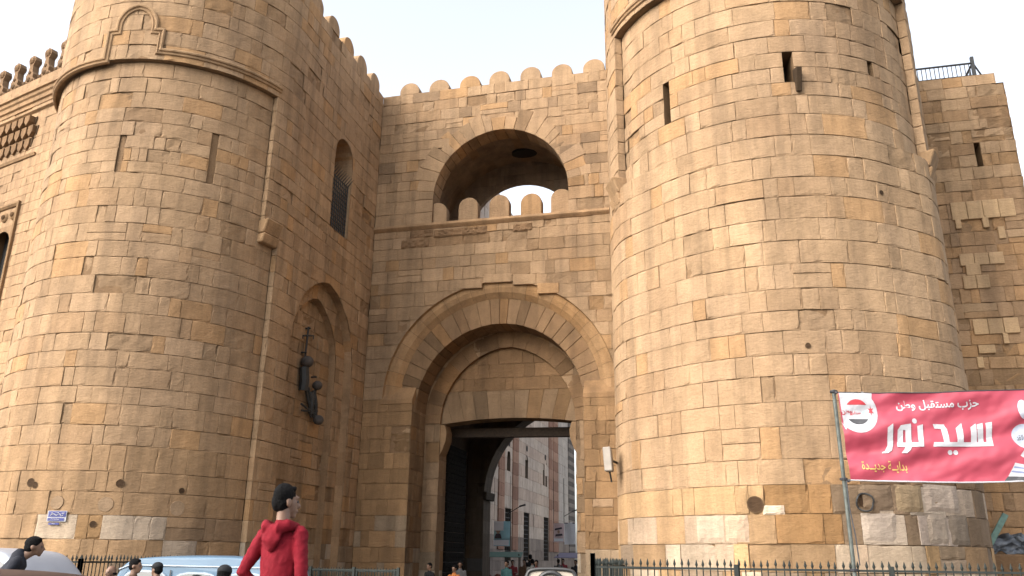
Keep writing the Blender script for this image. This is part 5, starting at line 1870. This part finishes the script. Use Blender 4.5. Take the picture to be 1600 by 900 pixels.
# ================================================================== PEOPLE
class Flesh:
    """closed tapered volumes fused by a voxel remesh into one continuous surface"""
    def __init__(self):
        self.b = MB()
    def limb(self, pts, radii, n=12):
        """pts with (rx, ry) or r per point; elliptical rings, rounded ends"""
        P_ = [Vector(p) for p in pts]
        R_ = [(r, r) if isinstance(r, (int, float)) else r for r in radii]
        d0, d1 = (P_[0]-P_[1]).normalized(), (P_[-1]-P_[-2]).normalized()
        P2 = [P_[0]+d0*min(R_[0])*.75]+P_+[P_[-1]+d1*min(R_[-1])*.75]
        R2 = [(R_[0][0]*.45, R_[0][1]*.45)]+R_+[(R_[-1][0]*.45, R_[-1][1]*.45)]
        rings = []
        for i, p in enumerate(P2):
            d = (P2[min(i+1, len(P2)-1)]-P2[max(i-1, 0)]).normalized()
            a = Vector((1, 0, 0))
            a = (a-d*a.dot(d))
            if a.length < 0.2:
                a = Vector((0, 1, 0))-d*d.y
            a.normalize()
            b = d.cross(a)
            rings.append([self.b.vert(p+a*cos(2*pi*k/n)*R2[i][0]+b*sin(2*pi*k/n)*R2[i][1]) for k in range(n)])
        for A, B in zip(rings, rings[1:]):
            for k in range(n):
                self.b.face([A[k], A[(k+1) % n], B[(k+1) % n], B[k]])
        self.b.face(rings[0][::-1])
        self.b.face(rings[-1])
    def ball(self, c, r):
        self.b.ball(c, r, 16, 10)
    def make(self, name, mat, parent, voxel, wrinkle=0.0, smooth=4, seed=0):
        me = self.b.mesh(name, mat)
        o = bpy.data.objects.new(name, me)
        COL.objects.link(o)
        m = o.modifiers.new('r', 'REMESH')
        m.mode = 'VOXEL'
        m.voxel_size = voxel
        m2 = o.modifiers.new('s', 'SMOOTH')
        m2.factor = 0.5
        m2.iterations = smooth
        dg = bpy.context.evaluated_depsgraph_get()
        new = bpy.data.meshes.new_from_object(o.evaluated_get(dg))
        bpy.data.objects.remove(o)
        if wrinkle:
            nv_ = [v.normal.copy() for v in new.vertices]
            for v, nn_ in zip(new.vertices, nv_):
                c = v.co
                f = noise.noise(Vector((c.x*9+seed, c.y*9, c.z*5)))*.5+(0.35-abs(noise.noise(Vector((c.x*13+c.z*9+seed, c.y*11, c.z*11-c.x*12)))))*1.1+(0.3-abs(noise.noise(Vector((c.x*22-c.z*16, c.y*18+seed, c.z*24)))))*.4
                v.co = c+nn_*f*wrinkle
        new.polygons.foreach_set('use_smooth', [True]*len(new.polygons))
        new.materials.clear()
        new.materials.append(mat)
        new.name = name
        return obj(name, new, parent)

SKIN = plain('brown_skin', (0.17, 0.095, 0.06), 0.55, 0, 0.1, 10)
HAIR = plain('black_hair', (0.0035, 0.003, 0.003), 0.75, 0, 0.3, 60, 0.8, 160, 0, 0.12)
SHOE = plain('dark_shoes', (0.02, 0.018, 0.017), 0.6)
cloth_cache = {}
def cloth_mat(nm, rgb):
    k = (nm, rgb)
    if k not in cloth_cache:
        cloth_cache[k] = plain(nm, rgb, 0.85, 0, 0.12, 14, 0.25, 180, 0, 0.25)
    return cloth_cache[k]

def person(label, x, y, z, rz, height, top, trousers, voxel=0.022, arms='down', head_turn=0.0, lean=0.0, bald=False, hood=False, neck=0.0, slim=1.0, cap=None, scarf=None, group=None, detail=False):
    t = thing('person', label, 'person', group, (x, y, z), rz)
    k = height/1.75
    t.scale = (k*slim, k, k)
    R = Matrix.Rotation(head_turn, 3, 'Z')
    H0 = Vector((0, 0.015+lean*.30, 1.63-neck))
    def hp(a, b, c):
        q = R @ Vector((a, b, c))
        return H0+q
    sh = lean*.2
    if arms == 'down':
        AL = [(-.185, sh, 1.40), (-.235, -.01+sh*.5, 1.12), (-.235, .07, .88)]
        AR = [(.185, sh, 1.40), (.235, -.01+sh*.5, 1.12), (.235, .07, .88)]
    elif arms == 'pocket':
        AL = [(-.185, sh, 1.405), (-.30, -.09, 1.14), (-.185, .08, .97)]
        AR = [(.185, sh, 1.415), (.262, -.04, 1.12), (.22, .10, .93)]
    else:
        AL = [(-.185, sh, 1.40), (-.23, .06, 1.13), (-.13, .27, 1.16)]
        AR = [(.185, sh, 1.40), (.23, .06, 1.13), (.16, .28, 1.20)]
    f = Flesh()
    # head: skull, face, jaw, nose, ears, brow; neck
    f.ball(hp(0, -.012, .035), (.078, .095, .092))
    f.limb([hp(0, .03, .0), hp(0, .045, -.06)], [(.062, .062), (.046, .046)])
    f.ball(hp(0, .066, -.092), (.026, .022, .022))
    f.limb([hp(0, .092, .012), hp(0, .112, -.026)], [.012, .019], 8)
    f.limb([hp(-.04, .078, .035), hp(.04, .078, .035)], [.016, .016], 8)
    f.limb([hp(-.022, .09, -.062), hp(.022, .09, -.062)], [.011, .011], 8)
    for sg in (-1, 1):
        f.ball(hp(sg*.078, -.012, -.005), (.013, .024, .036))
    f.limb([hp(0, -.02, -.05), (0, sh-.01, 1.40)], [(.053, .055), (.064, .064)])
    # trunk and legs under the clothes
    f.limb([(0, sh, 1.40), (0, sh*.6, 1.25), (0, 0, 1.06), (0, 0, .93)], [(.115, .065), (.13, .085), (.12, .08), (.14, .095)])
    for sg in (-1, 1):
        f.limb([(sg*.085, 0, .90), (sg*.095, .012, .50), (sg*.095, -.012, .09)], [.076, .052, .036])
        f.limb([(sg*.095, -.03, .05), (sg*.105, .13, .035)], [(.035, .04), (.035, .028)])
    for A in (AL, AR):
        f.limb(A, [.046, .038, .026])
        w_, e = Vector(A[2]), Vector(A[1])
        d = (w_-e).normalized()
        side = Vector((1, 0, 0)) if abs(d.x) < .7 else Vector((0, 1, 0))
        side = (side-d*side.dot(d)).normalized()
        f.limb([w_+d*.02, w_+d*.085], [(.034, .018), (.038, .017)])
        for i, (o, l) in enumerate(((-.028, .065), (-.009, .078), (.010, .074), (.028, .058))):
            b0 = w_+d*.085+side*o
            bend = Vector((0, .02, -.012))
            f.limb([b0, b0+d*l*.5+side*o*.15, b0+d*l*.9+bend+side*o*.15], [.0095, .009, .0075], 6)
        q = w_+d*.03+side*(.034 if A is AL else -.034)
        f.limb([q, q+d*.03+side*(.022 if A is AL else -.022), q+d*.06+side*(.026 if A is AL else -.026)], [.012, .011, .009], 6)
    f.make('body', SKIN, t, min(voxel, .016) if not detail else .0085, smooth=3)
    for sg in (-1, 1):
        mb = MB()
        mb.ball(hp(sg*.031, .082, .008), (.012, .010, .009), 10, 6)
        mb.build('eye', BLACK, t, smooth=True)
    # hair
    h = Flesh()
    if not bald:
        h.ball(hp(0, -.022, .050), (.086, .100, .088))
        h.ball(hp(0, -.05, .0), (.080, .072, .075))
        h.limb([hp(-.045, .040, .098), hp(.045, .040, .098)], [.022, .022], 8)
    else:
        h.limb([hp(-.078, .0, -.01), hp(-.06, -.075, -.02), hp(.06, -.075, -.02), hp(.078, .0, -.01)], [.022, .026, .026, .022], 8)
    h.make('hair', HAIR, t, .012 if not detail else .006, .009 if detail else .004, 1)
    # jacket
    j = Flesh()
    j.limb([(0, sh, 1.425), (0, sh, 1.36), (0, sh*.7, 1.22), (0, .0, 1.05), (0, 0, .93), (0, 0, .84)], [(.10, .075), (.175, .112), (.178, .122), (.160, .115), (.172, .122), (.172, .122)], 18)
    for A in (AL, AR):
        j.limb([Vector(A[0])+Vector((0, 0, -.005)), lerp(Vector(A[0]), Vector(A[1]), .5), A[1], lerp(Vector(A[1]), Vector(A[2]), .5), lerp(Vector(A[1]), Vector(A[2]), .95)],
               [.064, .056, .051, .046, .041], 14)
    j.limb([(0, sh-.012, 1.405), (0, sh-.005, 1.475)], [(.10, .09), (.074, .076)], 16)
    j.make('jacket', top, t, voxel if not detail else .009, .011 if detail else .007, 3, seed=x*3)
    if hood:
        hd = Flesh()
        hd.limb([(-.125, .03, 1.455), (-.115, -.085, 1.465), (-.06, -.135, 1.44), (.06, -.135, 1.44), (.115, -.085, 1.465), (.125, .03, 1.455)], [.030, .042, .046, .046, .042, .030], 12)
        hd.limb([(0, -.125, 1.45), (0, -.140, 1.36), (0, -.128, 1.29)], [(.115, .030), (.090, .036), (.035, .020)], 14)
        hd.make('hood', top, t, .010, .009, 3, seed=5)
    if scarf:
        s_ = Flesh()
        s_.limb([(0, sh, 1.43), (0, sh, 1.50)], [(.09, .085), (.075, .075)])
        s_.make('scarf', scarf, t, .014, .006)
    if cap:
        c_ = Flesh()
        c_.ball(hp(0, -.015, .065), (.090, .106, .080))
        c_.limb([hp(-.05, .095, .06), hp(.05, .095, .06)], [(.02, .012), (.02, .012)], 8)
        c_.make('cap', cap, t, .012, .003, 2)
    # trousers and shoes
    p_ = Flesh()
    p_.limb([(0, 0, .98), (0, 0, .86)], [(.152, .108), (.165, .115)], 16)
    for sg in (-1, 1):
        p_.limb([(sg*.085, 0, .88), (sg*.095, .012, .50), (sg*.097, -.012, .10)], [.092, .068, .056], 14)
    p_.make('trousers', trousers, t, max(voxel, .014), .006, 3)
    for sg in (-1, 1):
        s2 = Flesh()
        s2.limb([(sg*.095, -.045, .05), (sg*.10, .06, .045), (sg*.107, .15, .035)], [(.042, .048), (.046, .042), (.040, .030)])
        s2.make('shoe', SHOE, t, .014, 0, 2)
    return t
RED_C = cloth_mat('red_hoodie_cloth', (0.150, 0.003, 0.010))
NAVY_C = cloth_mat('navy_jacket_cloth', (0.018, 0.019, 0.026))
DENIM = cloth_mat('dark_denim', (0.035, 0.045, 0.075))
GREYC = cloth_mat('grey_cloth', (0.09, 0.09, 0.09))
BROWNC = cloth_mat('brown_cloth', (0.09, 0.05, 0.03))
BLACKC = cloth_mat('black_cloth', (0.014, 0.014, 0.015))
OCHRE = cloth_mat('orange_cloth', (0.32, 0.11, 0.03))
CRIM = cloth_mat('crimson_cloth_coat', (0.17, 0.025, 0.03))
TEAL = cloth_mat('teal_cloth', (0.04, 0.10, 0.10))
WHITEC = cloth_mat('off_white_cloth', (0.27, 0.26, 0.24))
# low concrete block carrying the person in red
mb = MB()
mb.hexa([(3.5, -23.0, 0), (5.2, -23.0, 0), (5.2, -21.5, 0), (3.5, -21.5, 0), (3.5, -23.0, .50), (5.2, -23.0, .50), (5.2, -21.5, .50), (3.5, -21.5, .50)], 0.03)
tag(mb.build('concrete_block', PAVE), 'broad concrete block under the person in the red hoodie', 'block')
person('person seen from behind in a bright red hoodie with hands in pockets', 4.41, -22.3, 0.50, radians(-6), 1.74, RED_C, DENIM, .012, 'pocket', radians(-28), 0.0, hood=True, neck=0.0, slim=0.82, detail=True)
person('person with short dark hair and a navy jacket beside the white van', -2.72, -17.6, 0.0, radians(-50), 2.06, NAVY_C, GREYC, .016, 'down', radians(-6), 1.35, neck=0.085, slim=1.12, detail=False)
g_ = 'people standing beside the blue minivan'
person('balding person low beside the blue minivan', -2.30, -15.6, 0.0, radians(170), 1.55, BROWNC, BLACKC, .022, bald=True, group=g_)
person('dark haired person in profile at the front of the blue minivan', -2.02, -15.4, 0.0, radians(-75), 1.66, BROWNC, DENIM, .022, head_turn=0, group=g_)
person('person in a dark cap looking left beside the blue minivan', -1.66, -15.3, 0.0, radians(80), 1.60, NAVY_C, BLACKC, .022, cap=BLACKC, group=g_)
person('person in a black cap in front of the minivan side door', 1.91, -19.0, 0.0, radians(10), 1.62, BLACKC, GREYC, .018, cap=BLACKC)
# passers-by in and behind the gate
crowd = [('person in an orange top walking in the shade of the gate', -.95, -1.2, 1.50, OCHRE, 170, 'front'), ('person in black at the left jamb of the gate', -2.0, -.6, 1.56, BLACKC, 150, 'down'),
         ('person in grey walking at the left of the passage', -1.5, 1.2, 1.62, GREYC, 190, 'down'), ('person in a teal top walking through the passage', -.4, 3.5, 1.66, TEAL, 160, 'down'),
         ('person in a crimson coat near the middle of the passage', .3, 5.5, 1.68, CRIM, 185, 'front'), ('person in off white walking under the rear arch', -.5, 8.4, 1.72, WHITEC, 10, 'down'),
         ('person in brown beyond the rear arch', -1.4, 10.8, 1.70, BROWNC, 175, 'down'), ('person in dark red beside the green stall', -2.3, 12.2, 1.66, CRIM, 200, 'front'),
         ('tall person in black standing before the barred windows', -1.75, 13.6, 1.92, BLACKC, 20, 'front'), ('person in orange near the green stall', -2.0, 14.6, 1.68, OCHRE, 150, 'down'),
         ('person in grey walking beyond the stalls', -.9, 16.5, 1.72, GREYC, 5, 'down'), ('person in navy under the white posters', .6, 13.0, 1.70, NAVY_C, 170, 'down'),
         ('person in brown beside the violet covered stall', 1.0, 16.0, 1.70, BROWNC, 190, 'front'), ('person in a crimson top far down the street', -1.3, 20.0, 1.74, CRIM, 180, 'down')]
for lab, x, y, h, c, rz, arms in crowd:
    person(lab, x, y, 0.0, radians(rz), h, c, (DENIM, BLACKC, GREYC)[int(abs(x*10)) % 3], .026, arms, group='people walking through the gate')
